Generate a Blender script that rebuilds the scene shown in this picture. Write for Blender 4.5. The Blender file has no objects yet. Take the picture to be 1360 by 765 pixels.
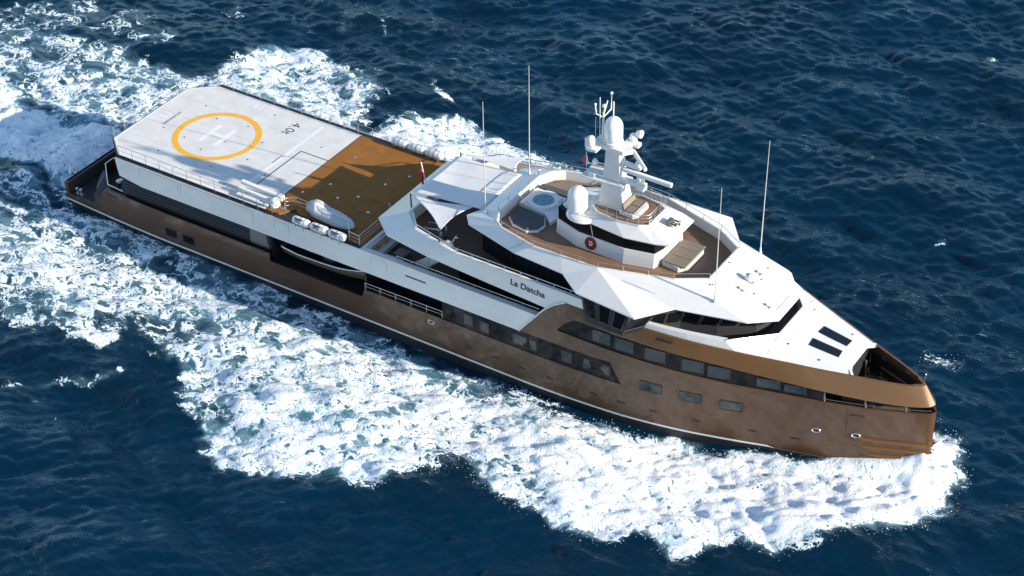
import bpy, math, random
import numpy as np
from mathutils import Vector, Matrix
random.seed(5); rng = np.random.RandomState(11)
D = bpy.data; SC = bpy.context.scene; COL = SC.collection
R = math.radians
# ------------------------------------------------------------------ camera, world, sun, exposure
cd = D.cameras.new('camera'); cam = D.objects.new('camera', cd); COL.objects.link(cam)
cd.sensor_width = 36.0; cd.lens = 2679.73/1360*36; cd.clip_start = 1; cd.clip_end = 20000
rx = Vector((0.8406847, 0.5413530, -0.0136423)); ux = Vector((-0.3108749, 0.5030889, 0.8063860)); fx = Vector((-0.4434028, 0.6736753, -0.5912322))
cam.matrix_world = Matrix(((rx.x, ux.x, -fx.x, 111.84259), (rx.y, ux.y, -fx.y, -107.02939), (rx.z, ux.z, -fx.z, 96.54846), (0, 0, 0, 1)))
SC.camera = cam
SUN_EL, SUN_AZ = R(19.6), R(6.4)          # azimuth measured from +X (bow) towards +Y (port)
w = D.worlds.new('World'); SC.world = w; w.use_nodes = True
nt = w.node_tree
sky = nt.nodes.new('ShaderNodeTexSky'); sky.sky_type = 'NISHITA'; sky.sun_disc = False
sky.sun_elevation = SUN_EL; sky.sun_rotation = R(90)-SUN_AZ; sky.air_density = 1.0; sky.dust_density = 0.0; sky.ozone_density = 1.8
bg = nt.nodes['Background']; bg.inputs['Strength'].default_value = 0.128
nt.links.new(sky.outputs[0], bg.inputs['Color'])
sl = D.lights.new('sun', 'SUN'); sl.energy = 4.6; sl.angle = R(0.5); sl.color = (1.0, 0.89, 0.74)
so = D.objects.new('sun', sl); COL.objects.link(so)
sd = Vector((math.cos(SUN_EL)*math.cos(SUN_AZ), math.cos(SUN_EL)*math.sin(SUN_AZ), math.sin(SUN_EL)))
so.rotation_euler = sd.to_track_quat('Z', 'Y').to_euler(); so.location = (60, 20, 60)
SC.view_settings.view_transform = 'Standard'; SC.view_settings.look = 'None'; SC.view_settings.gamma = 1
SC.view_settings.exposure = 0.97

# ------------------------------------------------------------------ materials
def mat(name, col, rough=0.5, metal=0.0, var=0.0, vscale=1.0, bump=0.0, bscale=8.0, coat=0.0, spec=0.5, rvar=0.0, ccol=None):
    m = D.materials.new(name); m.use_nodes = True; t = m.node_tree; b = t.nodes['Principled BSDF']
    b.inputs['Base Color'].default_value = (*col, 1); b.inputs['Roughness'].default_value = rough
    b.inputs['Metallic'].default_value = metal; b.inputs['Coat Weight'].default_value = coat
    b.inputs['Coat Roughness'].default_value = 0.04; b.inputs['Specular IOR Level'].default_value = spec
    tc = t.nodes.new('ShaderNodeTexCoord')
    if var or rvar:
        n = t.nodes.new('ShaderNodeTexNoise'); n.inputs['Scale'].default_value = vscale; n.inputs['Detail'].default_value = 6; n.inputs['Roughness'].default_value = 0.62
        t.links.new(tc.outputs['Object'], n.inputs['Vector'])
        mx = t.nodes.new('ShaderNodeMix'); mx.data_type = 'RGBA'
        c2 = ccol or tuple(c*(1-var) for c in col); c1 = tuple(min(1, c*(1+var*.6)) for c in col)
        mx.inputs[6].default_value = (*c1, 1); mx.inputs[7].default_value = (*c2, 1)
        mr = t.nodes.new('ShaderNodeMapRange'); mr.inputs[1].default_value = .3; mr.inputs[2].default_value = .7
        t.links.new(n.outputs[0], mr.inputs[0]); t.links.new(mr.outputs[0], mx.inputs[0]); t.links.new(mx.outputs[2], b.inputs['Base Color'])
        if rvar:
            r = t.nodes.new('ShaderNodeMapRange'); r.inputs[3].default_value = max(.02, rough-rvar); r.inputs[4].default_value = rough+rvar
            t.links.new(n.outputs[0], r.inputs[0]); t.links.new(r.outputs[0], b.inputs['Roughness'])
    if bump:
        n2 = t.nodes.new('ShaderNodeTexNoise'); n2.inputs['Scale'].default_value = bscale; n2.inputs['Detail'].default_value = 4
        t.links.new(tc.outputs['Object'], n2.inputs['Vector'])
        bp = t.nodes.new('ShaderNodeBump'); bp.inputs['Strength'].default_value = bump; bp.inputs['Distance'].default_value = .05
        t.links.new(n2.outputs[0], bp.inputs['Height']); t.links.new(bp.outputs[0], b.inputs['Normal'])
    return m

def teak_mat(name, c1, c2, seam, pitch=.12, rough=.6):
    m = D.materials.new(name); m.use_nodes = True; t = m.node_tree; b = t.nodes['Principled BSDF']; b.inputs['Roughness'].default_value = rough
    tc = t.nodes.new('ShaderNodeTexCoord'); sp = t.nodes.new('ShaderNodeSeparateXYZ'); t.links.new(tc.outputs['Object'], sp.inputs[0])
    def math_(op, a, v2=None):
        n = t.nodes.new('ShaderNodeMath'); n.operation = op
        t.links.new(a, n.inputs[0])
        if v2 is not None: n.inputs[1].default_value = v2
        return n.outputs[0]
    q = math_('DIVIDE', sp.outputs['Y'], pitch); fr = math_('FRACT', q); fl = math_('FLOOR', q)
    wn = t.nodes.new('ShaderNodeTexWhiteNoise'); wn.noise_dimensions = '1D'; t.links.new(fl, wn.inputs['W'])
    n = t.nodes.new('ShaderNodeTexNoise'); n.inputs['Scale'].default_value = 2.2; n.inputs['Detail'].default_value = 5
    mp = t.nodes.new('ShaderNodeMapping'); mp.inputs['Scale'].default_value = (.35, 3, 1); t.links.new(tc.outputs['Object'], mp.inputs[0]); t.links.new(mp.outputs[0], n.inputs[0])
    ad = t.nodes.new('ShaderNodeMath'); ad.operation = 'ADD'; t.links.new(wn.outputs[0], ad.inputs[0]); t.links.new(n.outputs[0], ad.inputs[1])
    hf = math_('MULTIPLY', ad.outputs[0], .5)
    mx = t.nodes.new('ShaderNodeMix'); mx.data_type = 'RGBA'; mx.inputs[6].default_value = (*c1, 1); mx.inputs[7].default_value = (*c2, 1); t.links.new(hf, mx.inputs[0])
    sm = math_('LESS_THAN', fr, .1)
    m2 = t.nodes.new('ShaderNodeMix'); m2.data_type = 'RGBA'; m2.inputs[7].default_value = (*seam, 1); t.links.new(sm, m2.inputs[0]); t.links.new(mx.outputs[2], m2.inputs[6])
    t.links.new(m2.outputs[2], b.inputs['Base Color'])
    return m

BROWN = mat('bronze_paint', (.082, .037, .0135), .42, .12, .04, .2, coat=.45, rvar=.02)
BROWN2 = mat('bronze_paint_satin', (.150, .070, .022), .45, .2, .06, .5, coat=.3)
WHITE = mat('white_paint', (.65, .64, .62), .32, 0, .05, .35, coat=.35, rvar=.06)
WHITEM = mat('white_matte', (.62, .61, .60), .5, 0, .05, .8)
HELI = mat('helideck_paint', (.635, .62, .59), .7, 0, .11, .7, bump=.25, bscale=30)
HELI2 = mat('marking_white', (.74, .735, .72), .6, 0, .06, 2)
YEL = mat('marking_yellow', (.80, .40, .015), .6, 0, .08, 2)
DARKM = mat('marking_black', (.025, .025, .028), .6)
DECKB = mat('brown_deck_paint', (.268, .116, .030), .7, 0, .16, 1.1, bump=.3, bscale=35, spec=.08)
GREYD = mat('dark_grey_deck', (.040, .037, .037), .65, 0, .25, .6, bump=.3, bscale=25)
BLACK = mat('black_paint', (.012, .013, .016), .45, 0, .3, 1)
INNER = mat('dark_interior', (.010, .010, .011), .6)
GLASSB = mat('black_glass', (.008, .009, .011), .06, 0, rvar=.02, vscale=.4, spec=.15)
PANE = mat('window_glass', (.014, .028, .032), .03, .0, spec=.55, bump=.35, bscale=2.2)
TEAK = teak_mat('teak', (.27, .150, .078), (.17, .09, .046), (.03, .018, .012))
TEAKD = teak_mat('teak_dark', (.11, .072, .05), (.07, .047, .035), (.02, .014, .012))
STEEL = mat('stainless', (.62, .61, .60), .25, .9, .1, 3)
GREYM = mat('grey_metal', (.16, .16, .165), .4, .5)
CUSH = mat('cushion_charcoal', (.075, .075, .08), .85, 0, .25, 6, bump=.5, bscale=14)
CUSHT = mat('cushion_taupe', (.20, .165, .125), .85, 0, .2, 6, bump=.4, bscale=14)
PILL = mat('cushion_ochre', (.42, .27, .10), .85, 0, .2, 8, bump=.4, bscale=14)
SAIL = mat('awning_cloth', (.68, .67, .65), .75, 0, .05, 1.2, bump=.25, bscale=3)
COVER = mat('boat_cover_cloth', (.47, .49, .51), .7, 0, .08, 2.5, bump=.8, bscale=3.5)
RED = mat('red_cloth', (.42, .012, .02), .7, 0, .2, 5)
REDP = mat('red_paint', (.22, .016, .018), .4, 0, .1, 5)
ORANGE = mat('orange_plastic', (.7, .14, .03), .5)
OLIVE = mat('olive_boat', (.090, .066, .036), .35, 0, .15, .8, coat=.4)
TUBW = mat('pool_water', (.16, .30, .34), .05, 0, .2, 3, bump=.4, bscale=6)
PLASTIC = mat('white_plastic', (.70, .70, .69), .35, 0, .04, 3)
LABELB = mat('label_navy', (.03, .045, .08), .5)
ANTEN = mat('antenna_rod', (.55, .54, .52), .35, .2)
ANTIF = mat('antifouling', (.010, .010, .012), .5)
SOLAR = mat('skylight_glass', (.006, .011, .018), .08, 0, spec=.4)

# ------------------------------------------------------------------ mesh helpers
class M:
    def __init__(s): s.v = []; s.f = []; s.sm = []
    def add(s, vs, fs, sm=False):
        o = len(s.v); s.v += [tuple(map(float, p)) for p in vs]
        for f in fs: s.f.append(tuple(i+o for i in f)); s.sm.append(sm)
        return s
    def poly(s, pts): return s.add(pts, [tuple(range(len(pts)))])
    def slab(s, out, z0, z1):
        n = len(out); g0 = z0 if callable(z0) else (lambda x, y: z0); g1 = z1 if callable(z1) else (lambda x, y: z1)
        vs = [(x, y, g0(x, y)) for x, y in out]+[(x, y, g1(x, y)) for x, y in out]
        return s.add(vs, [tuple(range(n-1, -1, -1)), tuple(range(n, 2*n))]+[(i, (i+1) % n, n+(i+1) % n, n+i) for i in range(n)])
    def box(s, c, d, rz=0, tilt=0, axis='Y'):
        mt = Matrix.Rotation(rz, 3, 'Z') @ Matrix.Rotation(tilt, 3, axis)
        vs = [Vector(c)+mt @ Vector((a*d[0]/2, b*d[1]/2, e*d[2]/2)) for e in (-1, 1) for a, b in ((-1, -1), (1, -1), (1, 1), (-1, 1))]
        return s.add(vs, [(3, 2, 1, 0), (4, 5, 6, 7), (0, 1, 5, 4), (1, 2, 6, 5), (2, 3, 7, 6), (3, 0, 4, 7)])
    def tube(s, pts, r, seg=6, cap=True):
        pts = [Vector(p) for p in pts]; n = len(pts); rs = r if isinstance(r, (list, tuple)) else [r]*n
        vs = []; 
        for i, p in enumerate(pts):
            d = ((pts[min(i+1, n-1)]-p).normalized()+(p-pts[max(i-1, 0)]).normalized()) if 0 < i < n-1 else (pts[min(i+1, n-1)]-pts[max(i-1, 0)])
            d.normalize(); a = d.cross(Vector((0, 0, 1)) if abs(d.z) < .95 else Vector((1, 0, 0))).normalized(); b = d.cross(a)
            for k in range(seg):
                t = 2*math.pi*k/seg; vs.append(p+(a*math.cos(t)+b*math.sin(t))*rs[i])
        fs = [(i*seg+k, i*seg+(k+1) % seg, (i+1)*seg+(k+1) % seg, (i+1)*seg+k) for i in range(n-1) for k in range(seg)]
        s.add(vs, fs, True)
        if cap: s.add(vs[:seg], [tuple(range(seg))]); s.add(vs[-seg:], [tuple(range(seg-1, -1, -1))])
        return s
    def lathe(s, c, prof, seg=24, axis='Z'):
        vs = []
        for r, h in prof:
            for k in range(seg):
                t = 2*math.pi*k/seg; a, b = r*math.cos(t), r*math.sin(t)
                q = (a, b, h) if axis == 'Z' else ((h, a, b) if axis == 'X' else (a, h, b))
                vs.append((c[0]+q[0], c[1]+q[1], c[2]+q[2]))
        n = len(prof)
        return s.add(vs, [(i*seg+k, i*seg+(k+1) % seg, (i+1)*seg+(k+1) % seg, (i+1)*seg+k) for i in range(n-1) for k in range(seg)], True)
    def strip(s, A, B, sm=False):
        n = len(A); return s.add(list(A)+list(B), [(i, i+1, n+i+1, n+i) for i in range(n-1)], sm)
    def grid(s, rows, sm=True):
        n = len(rows[0]); vs = [p for r in rows for p in r]
        return s.add(vs, [(i*n+k, i*n+k+1, (i+1)*n+k+1, (i+1)*n+k) for i in range(len(rows)-1) for k in range(n-1)], sm)
    def wall(s, line, z0, z1, t=.08, closed=False):
        """vertical wall of thickness t along a plan polyline (mitred)"""
        P = [Vector(p) for p in line]; n = len(P); off = []
        for i, p in enumerate(P):
            a = P[i-1] if (i > 0 or closed) else None; b = P[(i+1) % n] if (i < n-1 or closed) else None
            ns = []
            if a is not None: d = (p-a).normalized(); ns.append(Vector((-d.y, d.x)))
            if b is not None: d = (b-p).normalized(); ns.append(Vector((-d.y, d.x)))
            m = sum(ns, Vector((0, 0))).normalized(); off.append(p+m*t/max(.4, m.dot(ns[0])))
        g0 = z0 if callable(z0) else (lambda x, y: z0); g1 = z1 if callable(z1) else (lambda x, y: z1)
        vs = []
        for p, q in zip(P, off): vs += [(p.x, p.y, g0(p.x, p.y)), (q.x, q.y, g0(p.x, p.y)), (q.x, q.y, g1(p.x, p.y)), (p.x, p.y, g1(p.x, p.y))]
        fs = []
        for i in range(n if closed else n-1):
            a, b = 4*i, 4*((i+1) % n)
            for k in range(4): fs.append((a+k, a+(k+1) % 4, b+(k+1) % 4, b+k))
        if not closed: fs += [(3, 2, 1, 0), (4*n-4, 4*n-3, 4*n-2, 4*n-1)]
        return s.add(vs, fs)
    def mir(s):
        n = len(s.v); s.v += [(x, -y, z) for x, y, z in s.v]; s.f += [tuple(i+n for i in reversed(f)) for f in s.f]; s.sm += s.sm[:]
        return s
    def pair(s, name, m, parent=None, **kw):
        """the starboard half and its mirror image as two separate parts"""
        a = s.build(name, m, parent, **kw); t = M(); t.v = [(x, -y, z) for x, y, z in s.v]; t.f = [tuple(reversed(f)) for f in s.f]; t.sm = s.sm[:]
        return a, t.build(name, m, parent, **kw)
    def build(s, name, m, parent=None, bevel=0.0, solid=0.0, sub=0, off=-1):
        me = D.meshes.new(name); me.from_pydata(s.v, [], s.f); me.validate(); me.update()
        if len(me.polygons) == len(s.sm): me.polygons.foreach_set('use_smooth', s.sm)
        o = D.objects.new(name, me); COL.objects.link(o); me.materials.append(m)
        if parent: o.parent = parent
        if solid: q = o.modifiers.new('solid', 'SOLIDIFY'); q.thickness = solid; q.offset = off
        if bevel: q = o.modifiers.new('bevel', 'BEVEL'); q.width = bevel; q.segments = 2; q.limit_method = 'ANGLE'; q.angle_limit = R(35)
        if sub: q = o.modifiers.new('sub', 'SUBSURF'); q.levels = sub; q.render_levels = sub
        return o
def thing(name, label, cat, loc=(0, 0, 0), rz=0, group=None):
    o = D.objects.new(name, None); COL.objects.link(o); o.location = loc; o.rotation_euler = (0, 0, rz); o.empty_display_size = .3
    o['label'] = label; o['category'] = cat
    if group: o['group'] = group
    return o
def tag(o, label, cat, group=None):
    o['label'] = label; o['category'] = cat
    if group: o['group'] = group
    return o
def dup(root, loc, rz, label):
    r = root.copy(); COL.objects.link(r); r.location = loc; r.rotation_euler = (0, 0, rz); r['label'] = label
    for ch in root.children:
        c = ch.copy(); COL.objects.link(c); c.parent = r
        for g in ch.children:
            d = g.copy(); COL.objects.link(d); d.parent = c
    return r
def text(s, name, m, parent, mw, size, ext=.004, bold=0.0, shear=0.0):
    cu = D.curves.new('t', 'FONT'); cu.body = s; cu.size = size; cu.extrude = ext; cu.offset = bold; cu.align_x = 'CENTER'; cu.align_y = 'CENTER'; cu.shear = shear
    to = D.objects.new('t', cu); COL.objects.link(to); bpy.context.view_layer.update()
    me = D.meshes.new_from_object(to.evaluated_get(bpy.context.evaluated_depsgraph_get()))
    D.objects.remove(to); D.curves.remove(cu)
    o = D.objects.new(name, me); COL.objects.link(o); me.materials.clear(); me.materials.append(m); me.transform(mw); o.parent = parent
    return o
def smooth_interp(xs, ys):
    xs = np.array(xs, float); ys = np.array(ys, float)
    d = np.diff(ys)/np.diff(xs); m = np.zeros_like(xs); m[0], m[-1] = d[0], d[-1]
    for i in range(1, len(xs)-1): m[i] = 0 if d[i-1]*d[i] <= 0 else 2*d[i-1]*d[i]/(d[i-1]+d[i])
    def f(x):
        x = min(max(x, xs[0]), xs[-1]); i = min(np.searchsorted(xs, x, side='right')-1, len(xs)-2); h = xs[i+1]-xs[i]; t = (x-xs[i])/h
        return float((2*t**3-3*t*t+1)*ys[i]+(t**3-2*t*t+t)*h*m[i]+(-2*t**3+3*t*t)*ys[i+1]+(t**3-t*t)*h*m[i+1])
    return f
HX = [-.1, 2, 6, 12, 47, 50, 54.5, 57, 60, 62.5, 64, 66.1, 68.9, 71.5, 73.8, 75.3, 76.2, 76.65, 76.85]
b5 = smooth_interp(HX, [6.55, 6.66, 6.85, 7, 7, 6.97, 6.75, 6.48, 5.95, 5.3, 4.86, 4.2, 3.42, 2.6, 1.75, 1.08, .66, .36, 0])
b0 = smooth_interp(HX, [6.5, 6.62, 6.82, 6.98, 6.98, 6.9, 6.6, 6.25, 5.65, 4.98, 4.55, 3.9, 3.14, 2.36, 1.58, .95, .5, .23, 0])
def Bh(x, z): t = min(max(z/5.5, -.3), 1.0); return b0(x)*(1-t)+b5(x)*t
zs = smooth_interp([46, 50, 54.5, 60, 64, 68, 76.9], [6.45, 6.38, 6.15, 5.85, 5.62, 5.52, 5.48])       # sheer: bottom of the upper strip
def tb(tab):
    X, Y = zip(*tab); return lambda x: float(np.interp(x, X, Y))
ends = [72.5, 73.2, 73.8, 74.3, 74.8, 75.2, 75.5, 75.8, 76.05, 76.25, 76.42, 76.55, 76.66, 76.74, 76.8, 76.83, 76.85]
def xsamp(x0, x1, extra=(), step=.6):
    L = list(np.arange(x0, x1, step))+[x1]+[e for e in extra if x0 <= e <= x1]+[e for e in ends if x0 < e < x1]
    return sorted(set(round(float(v), 4) for v in L))
def hullpatch(m, X, zlo, zhi, nz=8, off=0.0, both=True):
    mm = M(); rows = []
    for k in range(nz+1):
        rows.append([(x, -(Bh(x, zlo(x)+(zhi(x)-zlo(x))*k/nz)+off), zlo(x)+(zhi(x)-zlo(x))*k/nz) for x in X])
    mm.grid(rows, True)
    if both: mm.mir()
    m.add(mm.v, mm.f, True); return m
def edgecap(m, X, ztop, wdt):
    mm = M(); mm.strip([(x, -Bh(x, ztop(x)), ztop(x)) for x in X], [(x, -max(0, Bh(x, ztop(x))-wdt), ztop(x)) for x in X]); mm.strip([(x, -max(0, Bh(x, ztop(x))-wdt), ztop(x)) for x in X], [(x, -max(0, Bh(x, ztop(x))-wdt), ztop(x)-.8) for x in X]); mm.mir(); m.add(mm.v, mm.f)
    return m
def rail(name, pts, parent, h=1.05, mids=2, post=1.5, r=.028, m=None, pr=.03):
    """railing along base points (deck level)"""
    q = M(); P = [Vector(p) for p in pts]; up = Vector((0, 0, 1))
    q.tube([p+up*h for p in P], r, 6)
    for k in range(mids): q.tube([p+up*h*(k+1)/(mids+1) for p in P], r*.6, 5)
    for i in range(len(P)-1):
        n = max(1, round((P[i+1]-P[i]).length/post))
        for k in range(n+(1 if i == len(P)-2 else 0)):
            b = P[i].lerp(P[i+1], k/n); q.tube([b, b+up*h], pr, 6)
    return q.build(name, m or STEEL, parent)

# ------------------------------------------------------------------ sea
exec_sea = True
HOLE = 0
class Noise2:
    def __init__(s, seed): s.t = np.random.RandomState(seed).rand(256, 256)
    def __call__(s, x, y):
        xi = np.floor(x).astype(int); yi = np.floor(y).astype(int); fx_ = x-xi; fy = y-yi
        fx_ = fx_*fx_*(3-2*fx_); fy = fy*fy*(3-2*fy); a = s.t[xi % 256, yi % 256]; b = s.t[(xi+1) % 256, yi % 256]; c = s.t[xi % 256, (yi+1) % 256]; d = s.t[(xi+1) % 256, (yi+1) % 256]
        return (a*(1-fx_)+b*fx_)*(1-fy)+(c*(1-fx_)+d*fx_)*fy
def fbm(x, y, seed, oct=4, rough=.5):
    v = 0; a = 1; tot = 0
    for i in range(oct):
        v = v+a*Noise2(seed+i)(x*2**i+13.1*i, y*2**i+7.7*i); tot += a; a *= rough
    return v/tot
def polysd(px, py, P):
    """signed distance, positive inside"""
    P = np.array(P, float); n = len(P); d = np.full(px.shape, 1e9); ins = np.zeros(px.shape, bool)
    for i in range(n):
        a = P[i]; b = P[(i+1) % n]; e = b-a; t = np.clip(((px-a[0])*e[0]+(py-a[1])*e[1])/(e@e+1e-9), 0, 1)
        d = np.minimum(d, (px-a[0]-t*e[0])**2+(py-a[1]-t*e[1])**2)
        c = ((a[1] > py) != (b[1] > py)) & (px < (b[0]-a[0])*(py-a[1])/((b[1]-a[1]) or 1e-9)+a[0]); ins ^= c
    d = np.sqrt(d); return np.where(ins, d, -d)
def sstep(a, b, x): t = np.clip((x-a)/(b-a), 0, 1); return t*t*(3-2*t)
FOAM = [   # plan polygons of the white water: points, density, edge softness
 ([(74.9,5.3),(76.5,4.8),(78.4,2.8),(79.4,0),(79.4,-2.8),(78.6,-5.2),(77.2,-7.4),(74.9,-8.7),(73.3,-10.6),(70.8,-12.4),(69.3,-13),(66.8,-15.8),(64.6,-16.8),(62.4,-17.5),(60.9,-19.1),(58.7,-19.5),(57.1,-19.2),(54.8,-17),(52.6,-16.5),(49.9,-14.3),(46.6,-12.3),(51.9,-8),(60.2,-6),(67.8,-3.5),(72,-1.5),(75,1)], .95, 1.1),
 ([(75.5,5),(78.4,2.8),(79.4,0),(79.4,-2.8),(78.6,-5.2),(77.2,-7.4),(74.9,-8.7),(71.2,-12.2),(67.5,-14.6),(64.5,-13.5),(66,-9),(70.5,-5.5),(73,-2.5),(75,1)], 1.12, 1.6),
 ([(53,-10.2),(60,-10),(66,-9),(68,-10.5),(63,-13),(56,-13.4),(51,-12.2)], 1.0, 2.2),
 ([(72,6),(76.3,4.8),(75,0),(60,4),(48,6),(40,7),(36,12),(44,17),(52,15.5),(60,13),(66,10)], .95, 1.2),
 ([(58.7,-19.3),(57.1,-19),(55.4,-18.4),(54.1,-18.8),(51,-18.9),(48.9,-17),(47.3,-18.3),(45.3,-20.1),(44,-22.9),(40.8,-24),(37.9,-24.7),(35.2,-25.6),(32.7,-26),(30.4,-25.2),(27.1,-23.2),(24.5,-21.9),(22.3,-18.9),(17.2,-17.6),(16.7,-20.6),(11.2,-21.3),(4.1,-22.2),(-8,-22),(-20,-20),(-20,-9),(-2.4,-10.4),(6.3,-10.5),(18.4,-9.6),(28.7,-9.7),(36,-9.4),(44.7,-9),(51.9,-8),(60.2,-6)], .84, 1.2),
 ([(46.2,-10.1),(37.1,-12.6),(31.7,-12.6),(28.7,-12.2),(18.4,-11.6),(4.8,-11.8),(-4.9,-10.5),(-16,-9),(-16,-6),(-4.1,-5.2),(-.5,-6.3),(13.4,-6.7),(31.6,-6.9),(43.2,-7.0),(51.4,-7.2)], .70, 1.0),
 ([(-30,9),(-20,6),(-13.2,3.2),(-8.3,3.9),(-4,4.5),(.3,6),(.3,-6),(-2.9,-5),(-6,-5),(-9.9,-4.6),(-16,-4.8),(-30,-6)], .98, 1.5),
 ([(-34,16),(-23.1,15.4),(-16.5,15.9),(-11.6,17.5),(-6,16.4),(4,15.5),(8,7),(-.6,6.1),(-8.3,3.3),(-16,4),(-34,6)], .68, 1.8),
 ([(-36,16),(-31.4,18.2),(-22.8,22.4),(-18.1,22.2),(-11.6,21.9),(-9.9,18.9),(-17,16),(-23.1,14.9),(-29.1,14.9)], .46, 1.5),
 ([(-3.1,14.2),(-4,21.1),(-2,24.4),(1,26),(3.4,26.3),(7.6,25.6),(10.7,24.8),(13,21.5),(13.3,18.2),(15.2,15.4),(15,7),(-2,7)], .74, 1.8),
 ([(15.8,15.9),(16,20.2),(19.9,23),(24.4,22.6),(28.2,20.6),(30.8,21.3),(35.8,21.8),(39.2,20.5),(44,17),(44,7),(15,7)], .84, 1.5),
 ([(15,25.9),(16.1,26.2),(18.5,25.4),(19,24.1),(16.9,24.8)], .62, .5),
 ([(.8,31.3),(1.4,33.1),(4,31.4),(2.8,29.8)], .43, .8), ([(4.7,33.6),(5.5,33.9),(7.8,32.2),(7.4,31.5)], .6, .5),
 ([(-11.5,27),(-10.2,29.9),(-7.4,28.9),(-9.5,26.2)], .46, .8), ([(71.3,12.6),(73.8,13.2),(74.2,11.9),(72.2,11.6)], .38, .7),
 ([(57,58.2),(58,59.2),(59.2,57.4),(58.2,56.8)], .5, .4), ([(12.7,-28),(15.2,-25.2),(17.5,-22.7),(19.4,-21),(19.3,-22.4),(15.7,-26.5),(13.2,-28.9)], .5, .6),
 ([(66,27.5),(67,28.2),(67.6,27.4),(66.6,26.9)], .42, .4), ([(8,-27.6),(13,-26.4),(19,-27.8),(22,-29.4),(18,-29.2),(12,-27.9)], .33, .8),
]
POCK = [([(13,-19.6),(21,-16.6),(22.8,-13.6),(20.2,-13.8),(16,-15.2),(12.2,-16.6)], .40, 1.4), ([(1,-17.6),(8,-17.5),(14,-18.6),(12,-20.8),(4,-20.4)], .26, 1.6),
        ([(26.5,-20.7),(30.5,-21.2),(31.5,-22.6),(27.5,-22.4)], .45, 1.0), ([(49,-14.5),(52,-16.2),(50,-18.4),(46,-17.6)], .12, 1.2), ([(-25,-4.8),(-9,-4.6),(-1,-6.2),(-1,-7.4),(-12,-9.4),(-25,-9.6)], .12, 1.0),
        ([(43,-8.2),(52,-7.4),(52,-8.6),(45,-9.8),(40,-9.6)], .14, .8), ([(-28,9.5),(-19,9.5),(-12,12.5),(-20,13.4),(-28,13)], .22, 1.6)]
def axis(lo, hi, step, far):
    a = list(np.arange(lo, hi+1e-6, step)); s_ = step; x = hi; up = []
    while x < far: s_ *= 1.32; x += s_; up.append(x)
    s_ = step; x = lo; dn = []
    while x > -far: s_ *= 1.32; x -= s_; dn.append(x)
    return np.array(dn[::-1]+a+up)
ax_, ay_ = axis(-38, 92, .19, 6000), axis(-46, 76, .19, 6000)
X, Y = np.meshgrid(ax_, ay_, indexing='ij')
step_loc = np.maximum(np.gradient(ax_)[:, None], np.gradient(ay_)[None, :])
warpx = (fbm(X*.35, Y*.35, 40, 3)-.5)*3.0; warpy = (fbm(X*.35, Y*.35, 50, 3)-.5)*3.0
e1 = (fbm(X*1.3, Y*1.3, 60, 3)-.5)*1.6
Xw, Yw = X+warpx+e1, Y+warpy+e1*.7
near = (X > -60) & (X < 110) & (Y > -60) & (Y < 90)
dens = np.zeros(X.shape)
xn, yn = Xw[near], Yw[near]; dn_ = np.zeros(xn.shape)
for P_, v, sft in FOAM: dn_ = np.maximum(dn_, v*sstep(-sft*.7, sft, polysd(xn, yn, P_)))
for P_, v, sft in POCK: dn_ -= v*sstep(-sft*.7, sft, polysd(xn, yn, P_))
dn_ *= np.where(yn < -7.5, np.interp(xn, [-20, 0, 22, 42], [.80, .82, .88, 1]), 1)      # the wake thins into lace further aft
dens[near] = np.clip(dn_, 0, 1.2)
hullb = np.interp(X, np.array([-1, 0, 2, 6, 47, 54, 60, 64, 69, 73.8, 76.2, 76.85, 77.2]), np.array([0, 6.5, 6.6, 6.85, 7, 6.65, 5.7, 4.6, 3.15, 1.6, .5, .15, 0]))
hd = np.where((X > -1) & (X < 77), np.abs(Y)-hullb, 9.0)           # rough distance off the hull side
# wave field
H = np.zeros(X.shape); DX = np.zeros(X.shape); DY = np.zeros(X.shape)
for i in range(80):
    lam = .75*(24/.75)**((i/79)**1.05); k = 2*math.pi/lam; th = R(-90+rng.randn()*30+6); A = .0160*lam**.62*(.75+.5*rng.rand()); ph = rng.rand()*6.28
    fade = np.clip((lam/step_loc-2.2)/2, 0, 1)
    p = k*(X*math.cos(th)+Y*math.sin(th))+ph+1.2*(fbm(X*.06+i, Y*.06, 70+i % 3, 2)-.5)*2
    H += fade*A*np.sin(p); DX -= fade*A*.42*np.cos(p)*math.cos(th); DY -= fade*A*.42*np.cos(p)*math.sin(th)
H *= .78
calm = sstep(-.6, 3.0, hd); H *= .25+.75*calm; DX *= calm; DY *= calm
dsm = np.clip(dens, 0, 1)
big = sstep(62, 76, X)*dsm
wash = sstep(1, -3, X)*sstep(9, 5, np.abs(Y))*dsm
lump = (fbm(X*.55, Y*.7, 27, 4, .6)-.5)*1.5*wash+(fbm(X*.9, Y*.9, 25, 4, .6)-.5)*.30*big+(fbm(X*.5, Y*.6, 5, 2, .5)-.5)*.36*dsm**1.5 + (fbm(X*1.7, Y*2.1, 15, 3, .7)-.45)*.26*dsm
H += lump*(.35+.65*calm)
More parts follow.
